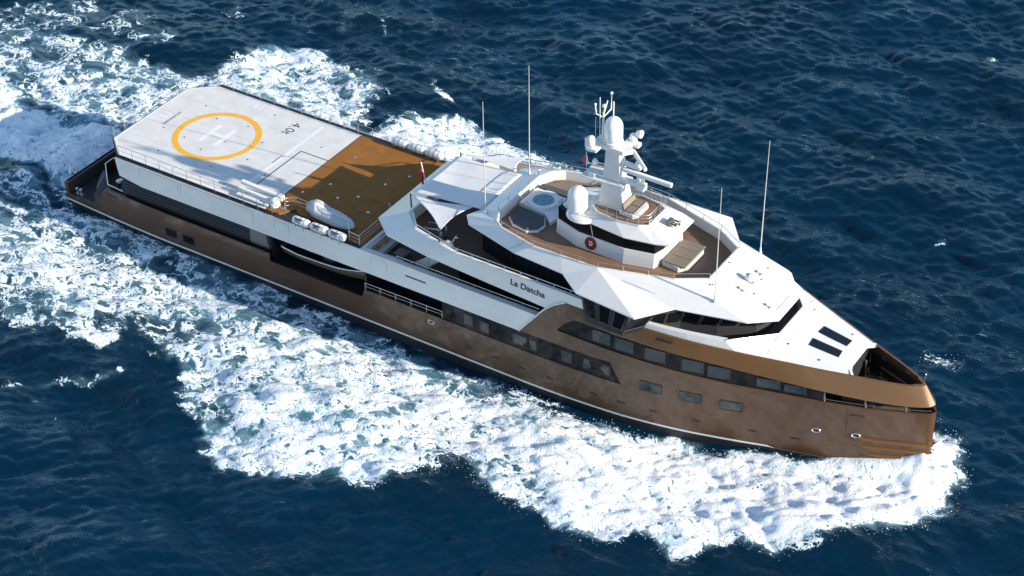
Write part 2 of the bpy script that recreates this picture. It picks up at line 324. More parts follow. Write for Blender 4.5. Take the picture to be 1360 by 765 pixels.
# bow wave: piled up at the stem, thrown out as a crest that slides aft
bowpile = 1.2*np.exp(-((X-75.0)/4.5)**2)*np.exp(-(np.maximum(hd, 0)/1.7)**2)+1.15*np.exp(-((X-77.2)/1.7)**2-((Y-.4)/3.2)**2)*(.5+fbm(X*.8, Y*.8, 33, 4, .6))
crest_y = np.interp(X, [40, 48, 56, 60, 64, 68, 72, 75, 78], [-21, -17.5, -17, -16.8, -14.6, -11.6, -8.6, -6, -2.5])
amp = np.interp(X, [22, 34, 52, 60, 70, 76, 79], [0, .28, .30, .14, .08, .12, .05])
H += bowpile+amp*np.exp(-((Y-crest_y)/1.5)**2)*(.55+.9*fbm(X*.55, Y*.55, 90, 3))
H -= .55*np.exp(-((Y-crest_y+5.5)/3.2)**2)*np.interp(X, [8, 20, 50, 66, 74], [0, 1, .5, .1, 0])
H -= .42*np.exp(-(np.maximum(hd, 0)/2.2)**2)*np.interp(X, [14, 30, 60, 67], [0, 1, 1, 0])
H += .8*np.exp(-((X+4.5)/3.2)**2)*np.exp(-(Y/5.0)**2)
inside = (hd < -.8) & (X > .2) & (X < 76); H = np.where(inside, np.minimum(H, -.4), H)
co = np.stack([X+DX, Y+DY, H], -1).reshape(-1, 3).astype(np.float32)
nx, ny = X.shape; idx = np.arange(nx*ny).reshape(nx, ny)
quads = np.stack([idx[:-1, :-1], idx[1:, :-1], idx[1:, 1:], idx[:-1, 1:]], -1).reshape(-1, 4).astype(np.int32)
me = D.meshes.new('sea'); me.vertices.add(len(co)); me.vertices.foreach_set('co', co.ravel()); me.loops.add(quads.size); me.loops.foreach_set('vertex_index', quads.ravel())
me.polygons.add(len(quads)); me.polygons.foreach_set('loop_start', np.arange(0, quads.size, 4, dtype=np.int32)); me.polygons.foreach_set('use_smooth', np.ones(len(quads), bool)); me.update()
at = me.attributes.new('foam', 'FLOAT', 'POINT'); at.data.foreach_set('value', dens.ravel().astype(np.float32))
aer = sstep(.12, .9, dens)*(.25+.75*fbm(X*.22, Y*.22, 130, 3))
aer = np.maximum(aer, .95*sstep(1, -3, X)*sstep(8, 5, np.abs(Y))*sstep(-32, -20, X)*sstep(.2, .6, dens))
at2 = me.attributes.new('aerated', 'FLOAT', 'POINT'); at2.data.foreach_set('value', aer.ravel().astype(np.float32))

sea = D.objects.new('sea', me); COL.objects.link(sea); sea['kind'] = 'structure'

def sea_material():
    m = D.materials.new('sea_water'); m.use_nodes = True; t = m.node_tree; N = t.nodes; L = t.links
    for n in list(N): N.remove(n)
    out = N.new('ShaderNodeOutputMaterial'); tc = N.new('ShaderNodeTexCoord'); geo = tc.outputs['Object']
    def attr(n): a = N.new('ShaderNodeAttribute'); a.attribute_name = n; return a.outputs['Fac']
    def mth(op, a, b=None, c=None, cl=False):
        n = N.new('ShaderNodeMath'); n.operation = op; n.use_clamp = cl
        for i, v in enumerate((a, b, c)):
            if v is None: continue
            if isinstance(v, (int, float)): n.inputs[i].default_value = v
            else: L.new(v, n.inputs[i])
        return n.outputs[0]
    def noise(vec, sc, det=3, ro=.5, dist=0, col=False):
        n = N.new('ShaderNodeTexNoise'); n.inputs['Scale'].default_value = sc; n.inputs['Detail'].default_value = det; n.inputs['Roughness'].default_value = ro; n.inputs['Distortion'].default_value = dist
        L.new(vec, n.inputs['Vector']); return n.outputs['Color' if col else 'Fac']
    def vmath(op, a, b):
        n = N.new('ShaderNodeVectorMath'); n.operation = op
        L.new(a, n.inputs[0])
        if isinstance(b, tuple): n.inputs[1].default_value = b
        elif isinstance(b, (int, float)): n.inputs['Scale'].default_value = b
        else: L.new(b, n.inputs[1])
        return n.outputs[0]
    def vor(vec, sc, feat='DISTANCE_TO_EDGE'):
        n = N.new('ShaderNodeTexVoronoi'); n.feature = feat; n.inputs['Scale'].default_value = sc; L.new(vec, n.inputs['Vector']); return n.outputs['Distance']
    def mrange(a, i0, i1, o0=0, o1=1, smooth=True):
        n = N.new('ShaderNodeMapRange'); n.interpolation_type = 'SMOOTHSTEP' if smooth else 'LINEAR'
        L.new(a, n.inputs[0]); 
        for k, v in zip((1, 2, 3, 4), (i0, i1, o0, o1)):
            if isinstance(v, (int, float)): n.inputs[k].default_value = v
            else: L.new(v, n.inputs[k])
        return n.outputs[0]
    flat = vmath('MULTIPLY', geo, (1, 1, .3))
    w1 = vmath('SCALE', vmath('SUBTRACT', noise(flat, .42, 3, .55, 0, True), (.5, .5, .5)), 3.4)
    w2 = vmath('SCALE', vmath('SUBTRACT', noise(flat, 2.0, 3, .55, 0, True), (.5, .5, .5)), .85)
    w3 = vmath('SCALE', vmath('SUBTRACT', noise(flat, 8.0, 2, .5, 0, True), (.5, .5, .5)), .16)
    p = vmath('ADD', vmath('ADD', vmath('ADD', flat, w1), w2), w3); ps = vmath('MULTIPLY', p, (.70, 1, 1))
    fb = noise(vmath('MULTIPLY', vmath('ADD', flat, w1), (.6, 1, 1)), .33, 5, .6); fm = noise(p, 1.1, 5, .65, .8); fine = noise(p, 5.5, 4, .62, .6)
    dn = attr('foam')
    d2 = mth('ADD', dn, mth('MULTIPLY', mth('SUBTRACT', fb, .5), .75)); d2 = mth('ADD', d2, mth('MULTIPLY', mth('SUBTRACT', fm, .5), .35))
    gap = mth('SUBTRACT', 1.05, d2, None, True)
    def holes(sc, k, vec):           # rounded openings in the foam, a random size for each cell
        n = N.new('ShaderNodeTexVoronoi'); n.feature = 'F1'; n.inputs['Scale'].default_value = sc; L.new(vec, n.inputs['Vector'])
        sp = N.new('ShaderNodeSeparateColor'); L.new(n.outputs['Color'], sp.inputs[0])
        r = mth('MULTIPLY', gap, mth('ADD', mth('MULTIPLY', sp.outputs[0], 1.0*k), .30*k))
        return mth('SUBTRACT', n.outputs['Distance'], r)
    m_ = mth('MINIMUM', mth('MINIMUM', holes(.52, .95, ps), holes(1.25, .95, ps)), holes(3.1, .9, vmath('MULTIPLY', p, (.8, 1, 1))))
    m_ = mth('ADD', m_, mth('MULTIPLY', mth('SUBTRACT', fine, .5), .22))
    diff = mth('MINIMUM', m_, mth('MULTIPLY', mth('SUBTRACT', d2, .16), .9))
    alpha = mth('MULTIPLY', mrange(diff, -.015, .085), mrange(dn, .03, .20))
    streak = noise(vmath('MULTIPLY', vmath('ADD', geo, vmath('SCALE', w1, .5)), (.25, 1.1, 1)), 1.3, 5, .65, .3)
    veil = mth('MULTIPLY', mth('MULTIPLY', attr('aerated'), mrange(streak, .42, .68)), .55)
    thin = mth('MULTIPLY', mrange(diff, -.35, .02), mrange(dn, .1, .6))       # bubbles just under the surface
    # water: body colour scattered from below the surface plus a mirror-like rippled surface
    cm = N.new('ShaderNodeMix'); cm.data_type = 'RGBA'; cm.inputs[6].default_value = (.0003, .0162, .0355, 1); cm.inputs[7].default_value = (.125, .29, .355, 1)
    L.new(mth('ADD', mth('MULTIPLY', mth('POWER', attr('aerated'), 1.8), .72), mth('MULTIPLY', thin, .22), None, True), cm.inputs[0])
    cv = N.new('ShaderNodeMix'); cv.data_type = 'RGBA'; cv.blend_type = 'MULTIPLY'; cv.inputs[0].default_value = 1
    cr = mrange(noise(geo, .07, 3, .55), .3, .7, .75, 1.3, False); L.new(cm.outputs[2], cv.inputs[6]); L.new(cr, cv.inputs[7])
    up = N.new('ShaderNodeCombineXYZ'); up.inputs[2].default_value = 1
    body = N.new('ShaderNodeBsdfDiffuse'); L.new(cv.outputs[2], body.inputs['Color']); L.new(up.outputs[0], body.inputs['Normal'])
    r1 = noise(vmath('MULTIPLY', vmath('ADD', geo, vmath('SCALE', w1, .25)), (.5, 1.2, 1)), 1.25, 5, .6, .3); r2 = noise(vmath('MULTIPLY', geo, (.65, 1.2, 1)), 5.5, 4, .6, .2)
    hh = mth('ADD', mth('MULTIPLY', r1, .34), mth('MULTIPLY', r2, .055))
    b1 = N.new('ShaderNodeBump'); L.new(mrange(noise(vmath('MULTIPLY', geo, (.3, 1, 1)), .045, 3, .5), .36, .64, .42, .85), b1.inputs['Strength']); b1.inputs['Distance'].default_value = 1.0; L.new(hh, b1.inputs['Height'])
    gl = N.new('ShaderNodeBsdfGlossy'); gl.inputs['Roughness'].default_value = .07; gl.inputs['Color'].default_value = (.72, .90, 1, 1); L.new(b1.outputs[0], gl.inputs['Normal'])
    fr = N.new('ShaderNodeFresnel'); fr.inputs['IOR'].default_value = 1.333; L.new(b1.outputs[0], fr.inputs['Normal'])
    wat = N.new('ShaderNodeMixShader'); L.new(fr.outputs[0], wat.inputs[0]); L.new(body.outputs[0], wat.inputs[1]); L.new(gl.outputs[0], wat.inputs[2])
    # foam
    fo = N.new('ShaderNodeBsdfPrincipled'); fo.inputs['Roughness'].default_value = .8; fo.inputs['Specular IOR Level'].default_value = .2
    fc = N.new('ShaderNodeMix'); fc.data_type = 'RGBA'; fc.inputs[6].default_value = (.47, .63, .70, 1); fc.inputs[7].default_value = (.90, .91, .92, 1)  # bluer hollows: shading of the billows painted into the foam colour
    L.new(mth('MULTIPLY', mrange(diff, .0, .22), mrange(fm, .38, .57, mrange(dn, .75, 1.05, .2, .75), 1.0)), fc.inputs[0]); L.new(fc.outputs[2], fo.inputs['Base Color'])
    fh = mth('ADD', mth('MULTIPLY', mrange(diff, -.05, .35), .16), mth('ADD', mth('MULTIPLY', fine, .10), mth('ADD', mth('MULTIPLY', noise(geo, 9, 4, .65), .05), mth('MULTIPLY', fm, .26))))
    b2 = N.new('ShaderNodeBump'); b2.inputs['Strength'].default_value = .5; b2.inputs['Distance'].default_value = 1.0; L.new(fh, b2.inputs['Height']); L.new(b2.outputs[0], fo.inputs['Normal'])
    ms = N.new('ShaderNodeMixShader'); L.new(mth('MAXIMUM', alpha, veil), ms.inputs[0]); L.new(wat.outputs[0], ms.inputs[1]); L.new(fo.outputs[0], ms.inputs[2]); L.new(ms.outputs[0], out.inputs['Surface'])
    return m
me.materials.append(sea_material())

# ------------------------------------------------------------------ the yacht: hull
Y0 = thing('motor_yacht', 'long bronze and white explorer yacht steaming through its own foaming wake', 'yacht')
EPS = .004
top = tb([(-.1, 2.06), (.32, 2.06), (.34, .95), (3.6, .95), (4.75, 2.92), (5.0, 3.2), (22.72, 3.2), (22.74, 2.45), (31.9, 2.45), (32.15, 3.2), (33, 3.3), (55.15, 3.3), (55.17, 3.3)])
def ztop(x): return top(x) if x < 55.15 else zs(x)
brk = [.32, .34, 3.6, 4.75, 5, 22.72, 22.74, 31.9, 32.15, 33, 55.15]
m = M(); Xa = xsamp(-.1, 55.15, brk); Xb = xsamp(55.15, 76.85)
hullpatch(m, Xa, lambda x: .42, top, 6); hullpatch(m, Xb, lambda x: .42 if x < 66 else -.8, zs, 8)
# slanted end of the lower glazing strip and the brown flank above it
m2 = M(); m2.add([(55.15, -Bh(55.15, 3.3), 3.3), (55.15, -Bh(55.15, zs(55.15)), zs(55.15)), (54.26, -Bh(54.26, 5.06), 5.06), (54.26, -Bh(54.26, zs(54.26)), zs(54.26))], [(0, 1, 2), (1, 3, 2)]); m2.mir(); m.add(m2.v, m2.f, True)
m.poly([(-.1, y, z) for y, z in ((-6.5, .42), (6.5, .42), (6.55, 2.06), (-6.55, 2.06))])
edgecap(m, xsamp(-.1, .32), lambda x: 2.06, .22); edgecap(m, xsamp(5, 22.7), lambda x: 3.2, .16); edgecap(m, xsamp(22.76, 31.9), lambda x: 2.45, .2); edgecap(m, xsamp(32.2, 39.6, [33]), top, .2)
edgecap(m, xsamp(.36, 4.75, [3.6]), top, .18); edgecap(m, xsamp(69.3, 76.85), zs, .16)
lg = M(); lg.strip([(x, -b5(x)-.012, zs(x)+.004) for x in xsamp(50, 69.3)], [(x, -b5(x)+.13, zs(x)+.012) for x in xsamp(50, 69.3)]); lg.pair('sheer_ledge', BROWN2, Y0)
hull = m.build('hull', BROWN, Y0)
M().box((.24, 0, 1.48), (.22, 12.8, 1.14)).build('transom_bulwark', GREYD, Y0)
arc = [(46.56, 5.06), (47.1, 5.75), (47.77, 6.6), (48.4, 7.4), (48.95, 8.05), (49.75, 8.72), (50.6, 9.22)]
ax2 = lambda z: float(np.interp(z, [a[1] for a in arc], [a[0] for a in arc]))
m = M()                                     # brown flank between the arc and the bridge wing
zst = smooth_interp([49.9, 51.34, 54.5, 58, 60, 62.5, 64, 66.1, 68.9, 71.5, 73.8, 75.4, 76.3, 76.7], [6.5, 7.86, 7.72, 7.55, 7.42, 7.2, 7.03, 6.82, 6.58, 6.38, 6.2, 6.12, 6.1, 6.1])
vt = smooth_interp([50.6, 54.5, 57.5, 60, 62.4, 63.8, 66, 68.7, 71.2, 73.4, 74.8, 75.6, 75.85], [9.22, 9.1, 8.98, 8.8, 8.6, 8.44, 8.22, 7.96, 7.76, 7.6, 7.52, 7.5, 7.48])
rows = []
for k in range(13):
    z = 5.06+(9.22-5.06)*k/12; x0 = ax2(z); x1 = 54.26
    pts = []
    for j in range(9):
        x = x0+(x1-x0)*j/8; pts.append((x, -Bh(x, min(z, 5.5))+.0, min(z, 9.22-(x-50.6)*.03 if x > 50.6 else z)))
    rows.append(pts)
def flank_ok(x, z): return not (x > 49.9 and z > zs(x) and z < zst(x))
q = M(); q.grid(rows, True)
fl = M()
A1 = [(ax2(z), z) for z in np.linspace(5.06, 6.4, 6)]
fl.strip([(x, -Bh(x, 5.5), z) for x, z in A1], [(49.91 if z > 6 else 54.26, -Bh(52, 5.5) if z <= 6 else -Bh(49.91, 5.5), z) for x, z in A1]) if False else None
X1 = [46.56, 47.1, 47.77, 48.4, 48.95, 49.75, 49.91]; za = lambda x: float(np.interp(x, [a[0] for a in arc], [a[1] for a in arc]))
fl.strip([(x, -Bh(x, 5.5), 5.06) for x in X1], [(x, -Bh(x, 5.5), min(za(x), 6.43)) for x in X1])
X1b = [47.63, 47.77, 48.4, 48.95, 49.75, 49.91]
fl.strip([(x, -Bh(x, 5.5), 6.43) for x in X1b], [(x, -Bh(x, 5.5), za(x)) for x in X1b])
X2 = [49.91, 50.6, 51.34, 52, 53, 54.26]
fl.strip([(x, -Bh(x, 5.5), 5.06) for x in X2], [(x, -Bh(x, 5.5), zs(x)) for x in X2])
fl.strip([(x, -Bh(x, 5.5), max(zst(x), zs(x))) for x in X2], [(x, -Bh(x, 5.5), za(x) if x < 50.6 else vt(x)) for x in X2])
fl.pair('flank_panel', BROWN, Y0)
# upper brown strake that runs round the bow as a visor
bot = [(54.26, 0), (56, 0), (58, 0), (60, 0), (62.5, 0), (64, 0), (66.1, 0), (68.9, 0), (71.5, 0), (73.8, 0), (75.0, 0), (75.7, 0), (76.2, 0), (76.5, 0), (76.65, 0), (76.7, 0)]
BB = smooth_interp([54.26, 58, 60, 62.5, 64, 66.1, 68.9, 71.5, 73.8, 75.4, 76.3, 76.6, 76.7], [6.78, 6.35, 5.97, 5.3, 4.88, 4.28, 3.52, 2.72, 1.88, 1.15, .62, .32, 0])
BT = smooth_interp([54.26, 57.5, 60, 62.4, 63.8, 66, 68.7, 71.2, 73.4, 74.8, 75.5, 75.75, 75.85], [6.78, 6.34, 5.86, 5.2, 4.74, 3.96, 3.05, 2.15, 1.38, .8, .36, .16, 0])
us = list(np.linspace(0, .9, 22))+list(np.linspace(.92, 1, 12))
bx_ = lambda u: 54.26+(76.7-54.26)*u; tx_ = lambda u: 54.26+(75.85-54.26)*u
m = M(); rows = []
for k in range(5):
    t = k/4; rows.append([(bx_(u)*(1-t)+tx_(u)*t, -(BB(bx_(u))*(1-t)+BT(tx_(u))*t), zst(bx_(u))*(1-t)+vt(tx_(u))*t) for u in us])
m.grid(rows, True)
m.strip([(tx_(u), -BT(tx_(u)), vt(tx_(u))) for u in us], [(tx_(u)-(.16 if u > .97 else 0), -max(0, BT(tx_(u))-.17), vt(tx_(u))+.015) for u in us])
m.strip([(tx_(u)-(.16 if u > .97 else 0), -max(0, BT(tx_(u))-.17), vt(tx_(u))+.015) for u in us], [(bx_(u)-.25-(.1 if u > .97 else 0), -max(0, BB(bx_(u))-.28), zst(bx_(u))) for u in us])
m.strip([(bx_(u)-.25-(.1 if u > .97 else 0), -max(0, BB(bx_(u))-.28), zst(bx_(u))) for u in us], [(bx_(u), -BB(bx_(u)), zst(bx_(u))) for u in us])
m.mir(); m.build('bow_visor', BROWN2, Y0)
m = M(); hullpatch(m, xsamp(-.1, 76.85), lambda x: .25, lambda x: .42 if x < 66 else .26, 1, .008); m.build('waterline_stripe', WHITE, hull)
m = M(); hullpatch(m, xsamp(-.1, 76.85), lambda x: -1.6, lambda x: .25, 3, 0); m.poly([(-.1, y, z) for y, z in ((-6.5, -1.6), (6.5, -1.6), (6.5, .42), (-6.5, .42))]); m.build('boot_top', ANTIF, hull)
m = M()                                     # three spray rails at the stem
for z0_, x0 in ((2.62, 71.9), (1.95, 72.2), (1.25, 72.5)):
    mm = M(); XX = xsamp(x0, 76.85); prof = [(0, .16), (.17, .1), (.17, 0), (0, -.12)]
    mm.grid([[(x+(p_*1.0 if x > 76.6 else 0), -(Bh(x, z0_)+p_*min(1, (x-x0)/.5+.15)), z0_-.12*(x-x0)/5+h_) for x in XX] for p_, h_ in prof], False); mm.mir(); m.add(mm.v, mm.f)
m.build('spray_rail', BROWN2, hull)
# dark glazing strips with their panes
m = M(); hullpatch(m, xsamp(39.6, 55.3, [54.26]), lambda x: 3.28, lambda x: 5.08, 2, -.045, both=False); lows = m.pair('glazing_strip', GLASSB, Y0)
def panes(pars, rects, off, zref=None, fw_=.075, glass=PANE, dep=.035):
    for x0, x1, z0_, z1 in rects:
        for s, par in ((-1, pars[0]), (1, pars[1])):
            f = M(); g = M(); F = lambda x, z, o: (x, s*(Bh(x, z)+o), z)
            o_ = (F(x0, z0_, off), F(x1, z0_, off), F(x1, z1, off), F(x0, z1, off)); i_ = (F(x0+fw_, z0_+fw_, off), F(x1-fw_, z0_+fw_, off), F(x1-fw_, z1-fw_, off), F(x0+fw_, z1-fw_, off))
            bk = (F(x0+fw_, z0_+fw_, off-dep), F(x1-fw_, z0_+fw_, off-dep), F(x1-fw_, z1-fw_, off-dep), F(x0+fw_, z1-fw_, off-dep))
            for k in range(4): f.poly([o_[k], o_[(k+1) % 4], i_[(k+1) % 4], i_[k]]); f.poly([i_[k], i_[(k+1) % 4], bk[(k+1) % 4], bk[k]])
            g.poly([F(x0+fw_, z0_+fw_, off-dep*.35), F(x1-fw_, z0_+fw_, off-dep*.35), F(x1-fw_, z1-fw_, off-dep*.35), F(x0+fw_, z1-fw_, off-dep*.35)])
            fo = f.build('window_frame', BLACK, par); g.build('window_pane', glass, par)
panes(lows, [(41.5, 42.4, 3.6, 4.65), (43.0, 43.85, 3.5, 4.55), (45.95, 48.1, 3.6, 4.58), (50.2, 51.15, 3.62, 4.68), (52.05, 54.3, 3.66, 4.66)], -.03)
panes((hull, hull), [(56.65, 58.35, 3.35, 4.25), (59.65, 61.3, 3.3, 4.2), (62.55, 64.2, 3.2, 4.08)], .045, fw_=.06, dep=.03)
panes((hull, hull), [(11.55, 12.75, 1.02, 1.78), (13.42, 14.65, 1.0, 1.76)], .03, fw_=.06, glass=GLASSB, dep=.03)
m = M(); Xg = xsamp(49.95, 69.6, [51.34])
mm = M(); mm.strip([(x, -(b5(x)-.10), zs(x)-.02) for x in Xg], [(x, -(b5(x)-.10), max(zst(x), zs(x))+.05) for x in Xg]); ups = mm.pair('glazing_strip', GLASSB, Y0)
def upane(x0, x1, z0_, z1):
    for s, up in ((-1, ups[0]), (1, ups[1])):
        g = M(); f = M(); B_ = lambda x, o=0: s*(b5(x)-.085+o); a = .05
        g.poly([(x0, B_(x0), z0_), (x1, B_(x1), z0_), (x1, B_(x1), z1), (x0, B_(x0), z1)])
        for p0, p1 in (((x0, z0_), (x1, z0_)), ((x1, z0_), (x1, z1)), ((x1, z1), (x0, z1)), ((x0, z1), (x0, z0_))): f.tube([(p0[0], B_(p0[0], .01), p0[1]), (p1[0], B_(p1[0], .01), p1[1])], .035, 4)
        g.build('window_pane', PANE, up); f.build('window_frame', BLACK, up)
for x0, x1 in ((52.75, 54.25), (54.6, 56.1), (56.95, 58.5), (59.75, 61.3), (61.6, 63.15), (65.0, 66.6), (66.9, 68.4)):
    xm = (x0+x1)/2; upane(x0, x1, zs(xm)+.25, zst(xm)-.22)
for x in (69.65, 72.4, 75.0):
    for s in (-1, 1): M().tube([(x, s*(b5(x)-.16), zs(x)-.1), (x-.1, s*(b5(x)-.2), zst(x)+.1)], .09, 6).build('slot_pillar', GREYM, Y0)
M().tube([(x, -max(0, b5(x)-.12), zs(x)+.2) for x in xsamp(69.7, 76.6)], .024, 6).pair('slot_rail', GREYM, Y0)
# portlights, fairleads, hawse pipes, hatch outline
def onhull(name, x, z, w_, h_, mt, off=.02, both=True, ring=False):
    for s in ((-1, 1) if both else (-1,)):
        n = M(); y = Bh(x, z); dy = (Bh(x+.1, z)-Bh(x-.1, z))/.2
        ang = math.atan2(-dy*s*-1, 1)
        if ring:
            pts = [(x+w_/2*math.cos(a), s*(Bh(x+w_/2*math.cos(a), z)+off), z+h_/2*math.sin(a)) for a in np.linspace(0, 2*math.pi, 17)]
            n.tube(pts, .05, 6, False)
        else: n.add([(x+a*w_/2, s*(Bh(x+a*w_/2, z+b*h_/2)+off+o), z+b*h_/2) for o in (0, -.1) for a, b in ((-1, -1), (1, -1), (1, 1), (-1, 1))], [(0, 1, 2, 3), (0, 1, 5, 4), (1, 2, 6, 5), (2, 3, 7, 6), (3, 0, 4, 7)])
        n.build(name, mt, hull)
for x in (41.9, 44.35, 46.8, 49.2, 52.95, 55.2, 57.7, 60.9, 64.9, 67.9): onhull('portlight', x, 1.57, .62, .2, BLACK, .012)
for x, z in ((38.5, 2.62), (69.3, 2.75), (72.0, 2.85)): onhull('fairlead', x, z, .5, .26, BLACK, .012); onhull('fairlead_rim', x, z, .58, .34, STEEL, .02, ring=True)
onhull('mooring_slot', 5.6, 2.75, 1.35, .2, BLACK, .012); onhull('mooring_slot', 71.95, 4.72, 1.0, .1, BLACK, .012)
onhull('hatch_seam', 71.3, 4.0, .035, 2.6, BLACK, .006); onhull('hatch_seam', 69.4, 4.0, .03, 2.6, BROWN2, .006)
M().box((58.4, -6.34, 8.42), (1.25, .1, .12), rz=R(8)).pair('scupper_slot', BLACK, Y0)

# ------------------------------------------------------------------ stern, mooring deck, side walls under the helideck
b_in = lambda x: b5(x)-.14
def deckpoly(x0, x1, inset=.14, step=1.0, bf=b5): 
    X_ = xsamp(x0, x1, step=step); return [(x, -(bf(x)-inset)) for x in X_]+[(x, bf(x)-inset) for x in reversed(X_)]
M().slab(deckpoly(.1, 4.6), .35, .86).build('stern_platform', GREYD, Y0)
M().slab([(3.4, -6.7), (3.9, -6.7)]+[(x, -(b5(x)-.15)) for x in (6, 10, 23)]+[(x, b5(x)-.15) for x in (23, 10, 6)]+[(3.9, 6.7), (3.4, 6.7), (1.9, 3.4), (1.9, -3.4)], .87, 2.0).build('mooring_deck', GREYD, Y0)
M().slab([(.9, -2.9), (2.1, -5.0), (3.5, -6.45), (3.5, -5.35), (2.2, -3.7), (1.85, -2.9)], .87, 1.5).build('stern_step', GREYM, Y0)
m = M(); m.wall([(2.35, 0), (2.35, -3.9), (4.75, -6.25), (6.6, -6.42)], 2.0, 3.2, .1); m.mir(); m.build('mooring_bulwark', BROWN, Y0)
m = M(); ln = [(2.4, 0), (2.4, -3.9), (4.78, -6.22), (6.6, -6.38)]
for s in (1, -1): m.tube([(x, s*y, 3.24) for x, y in ln], .05, 6)
m.tube([(6.6, -6.4, 2.6), (6.6, -6.4, 3.24)], .06); m.tube([(6.6, 6.4, 2.6), (6.6, 6.4, 3.24)], .06)
m.build('bulwark_cap_rail', STEEL, Y0)
for x, y in ((4.9, -4.9), (4.9, 4.9), (5.6, -3.2)):
    m = M(); m.lathe((x, y, 2.0), [(.0, .95), (.34, .95), (.4, .85), (.22, .7), (.2, .3), (.42, .12), (.45, 0)], 16); m.box((x+.9, y+.1, 2.35), (.9, .6, .7)); m.build('mooring_winch', STEEL, Y0)
for s in (-1, 1):
    m = M()
    for dx in (0, .45): m.lathe((.75+dx, s*6.05, .86), [(0, .62), (.15, .62), (.17, .5), (.11, .42), (.11, 0)], 12)
    m.box((.97, s*6.05, .89), (.95, .35, .06)); m.build('bollard', STEEL, Y0)
m = M()
for x, y in ((1.6, -4.5), (1.6, 0), (1.6, 4.5), (3.0, -6.2)): M().box((x, y, .875), (.3, .2, .03)).build('deck_fitting', GREYM, Y0)
# deckhouse core under helideck
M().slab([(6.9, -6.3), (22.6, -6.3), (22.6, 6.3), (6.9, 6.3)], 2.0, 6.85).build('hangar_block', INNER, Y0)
for s in (-1, 1):
    m = M(); m.box((14.7, s*6.5, 3.28), (15.5, .2, .1)); m.box((14.7, s*6.5, 5.16), (15.5, .2, .1))
    for k in range(5):
        z = 3.58+k*.33; m.add([(6.9, s*6.42, z+.1), (20.6, s*6.42, z+.1), (20.6, s*6.62, z-.05), (6.9, s*6.62, z-.05), (6.9, s*6.42, z+.04), (20.6, s*6.42, z+.04), (20.6, s*6.62, z-.11), (6.9, s*6.62, z-.11)], [(0, 1, 2, 3), (7, 6, 5, 4), (3, 2, 6, 7), (0, 3, 7, 4), (1, 2, 6, 5)])
    m.build('louvre_panel', mat('louvre_grey', (.028, .028, .030), .4) if s < 0 else D.materials['louvre_grey'], Y0)
    m = M(); m.add([(20.5, s*6.6, 3.2), (22.42, s*6.6, 3.2), (22.1, s*6.6, 5.1), (20.5, s*6.6, 5.1)]+[(20.5, s*6.3, 3.2), (22.42, s*6.3, 3.2), (22.1, s*6.3, 5.1), (20.5, s*6.3, 5.1)], [(0, 1, 2, 3), (1, 5, 6, 2), (0, 1, 5, 4), (2, 6, 7, 3)]); m.build('bay_end_panel', GREYM, Y0)
# boat bay and main deck forward of it
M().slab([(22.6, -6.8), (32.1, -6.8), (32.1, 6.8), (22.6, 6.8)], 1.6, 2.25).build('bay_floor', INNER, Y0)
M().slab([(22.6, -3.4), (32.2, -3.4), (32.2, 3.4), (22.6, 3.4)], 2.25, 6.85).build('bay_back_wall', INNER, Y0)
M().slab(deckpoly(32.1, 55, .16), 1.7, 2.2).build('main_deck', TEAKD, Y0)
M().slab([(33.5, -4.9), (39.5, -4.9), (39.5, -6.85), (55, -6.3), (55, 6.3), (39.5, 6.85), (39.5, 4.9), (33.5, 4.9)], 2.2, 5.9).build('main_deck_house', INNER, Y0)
m = M(); m.wall([(32.1, -6.75), (32.1, -3.4)], 2.25, 5.05, -.15); m.pair('bay_bulkhead', BLACK, Y0)
for s in (-1, 1): rail('side_rail', [(32.2, s*(b5(33)-.1), 3.25), (39.5, s*(b5(39)-.1), 3.35)], Y0, h=.62, mids=1, post=1.5, r=.035)
# ------------------------------------------------------------------ white side band, helideck, brown deck
for s in (-1, 1):
    m = M(); xe = [a for a in arc if a[1] <= 7.0]
    o = [(6.9, 7.03), (7.15, 5.42), (9.5, 5.06), (46.52, 5.06)]+[(a[0]-.04, a[1]) for a in xe[1:]]+[(48.08, 7.03)]
    n = len(o); m.add([(x, s*7.0, z) for x, z in o]+[(x, s*6.93, z) for x, z in o], [tuple(range(n)), tuple(range(2*n-1, n-1, -1))]+[(i, (i+1) % n, n+(i+1) % n, n+i) for i in range(n)])
    band = m.build('side_band', WHITE, Y0, bevel=.03)
    for x0, x1, z0_, z1 in ((9.5, 13.6, 6.0, 6.9), (13.9, 21.4, 5.75, 6.9), (23.6, 25.0, 5.9, 6.8), (33.0, 34.5, 5.9, 6.8)):
        q = M()
        for a, b in (((x0, z1), (x1, z1)), ((x1, z1), (x1, z0_)), ((x0, z0_), (x0, z1))): q.tube([(a[0], s*7.002, a[1]), (b[0], s*7.002, b[1])], .012, 4)
        q.build('panel_seam', GREYM, band)
    q = M(); q.box((37.2, s*7.0, 6.2), (1.9, .03, .13)); q.build('freeing_slot', BLACK, band)
    a3 = M(); pts = [(a[0]-.02, s*7.03, a[1]) for a in arc]; a3.tube(pts, .07, 6); a3.build('arch_trim', WHITE, Y0)
M().slab([(6.75, -6.92), (31.98, -6.92), (31.98, 6.92), (6.75, 6.92)], 6.86, 7.01).build('deck_gutter', BLACK, Y0)
hd_out = [(4.784, -4.752), (6.86, -6.484), (22.35, -6.484), (22.35, 6.484), (6.86, 6.484), (4.784, 4.752)]
M().slab([(x-.1 if x < 7 else x, y*1.012) for x, y in hd_out], 6.62, 7.072).build('deck_fascia', BLACK, Y0)
heli = M().slab(hd_out, 7.0, 7.10).build('helideck', HELI, Y0)
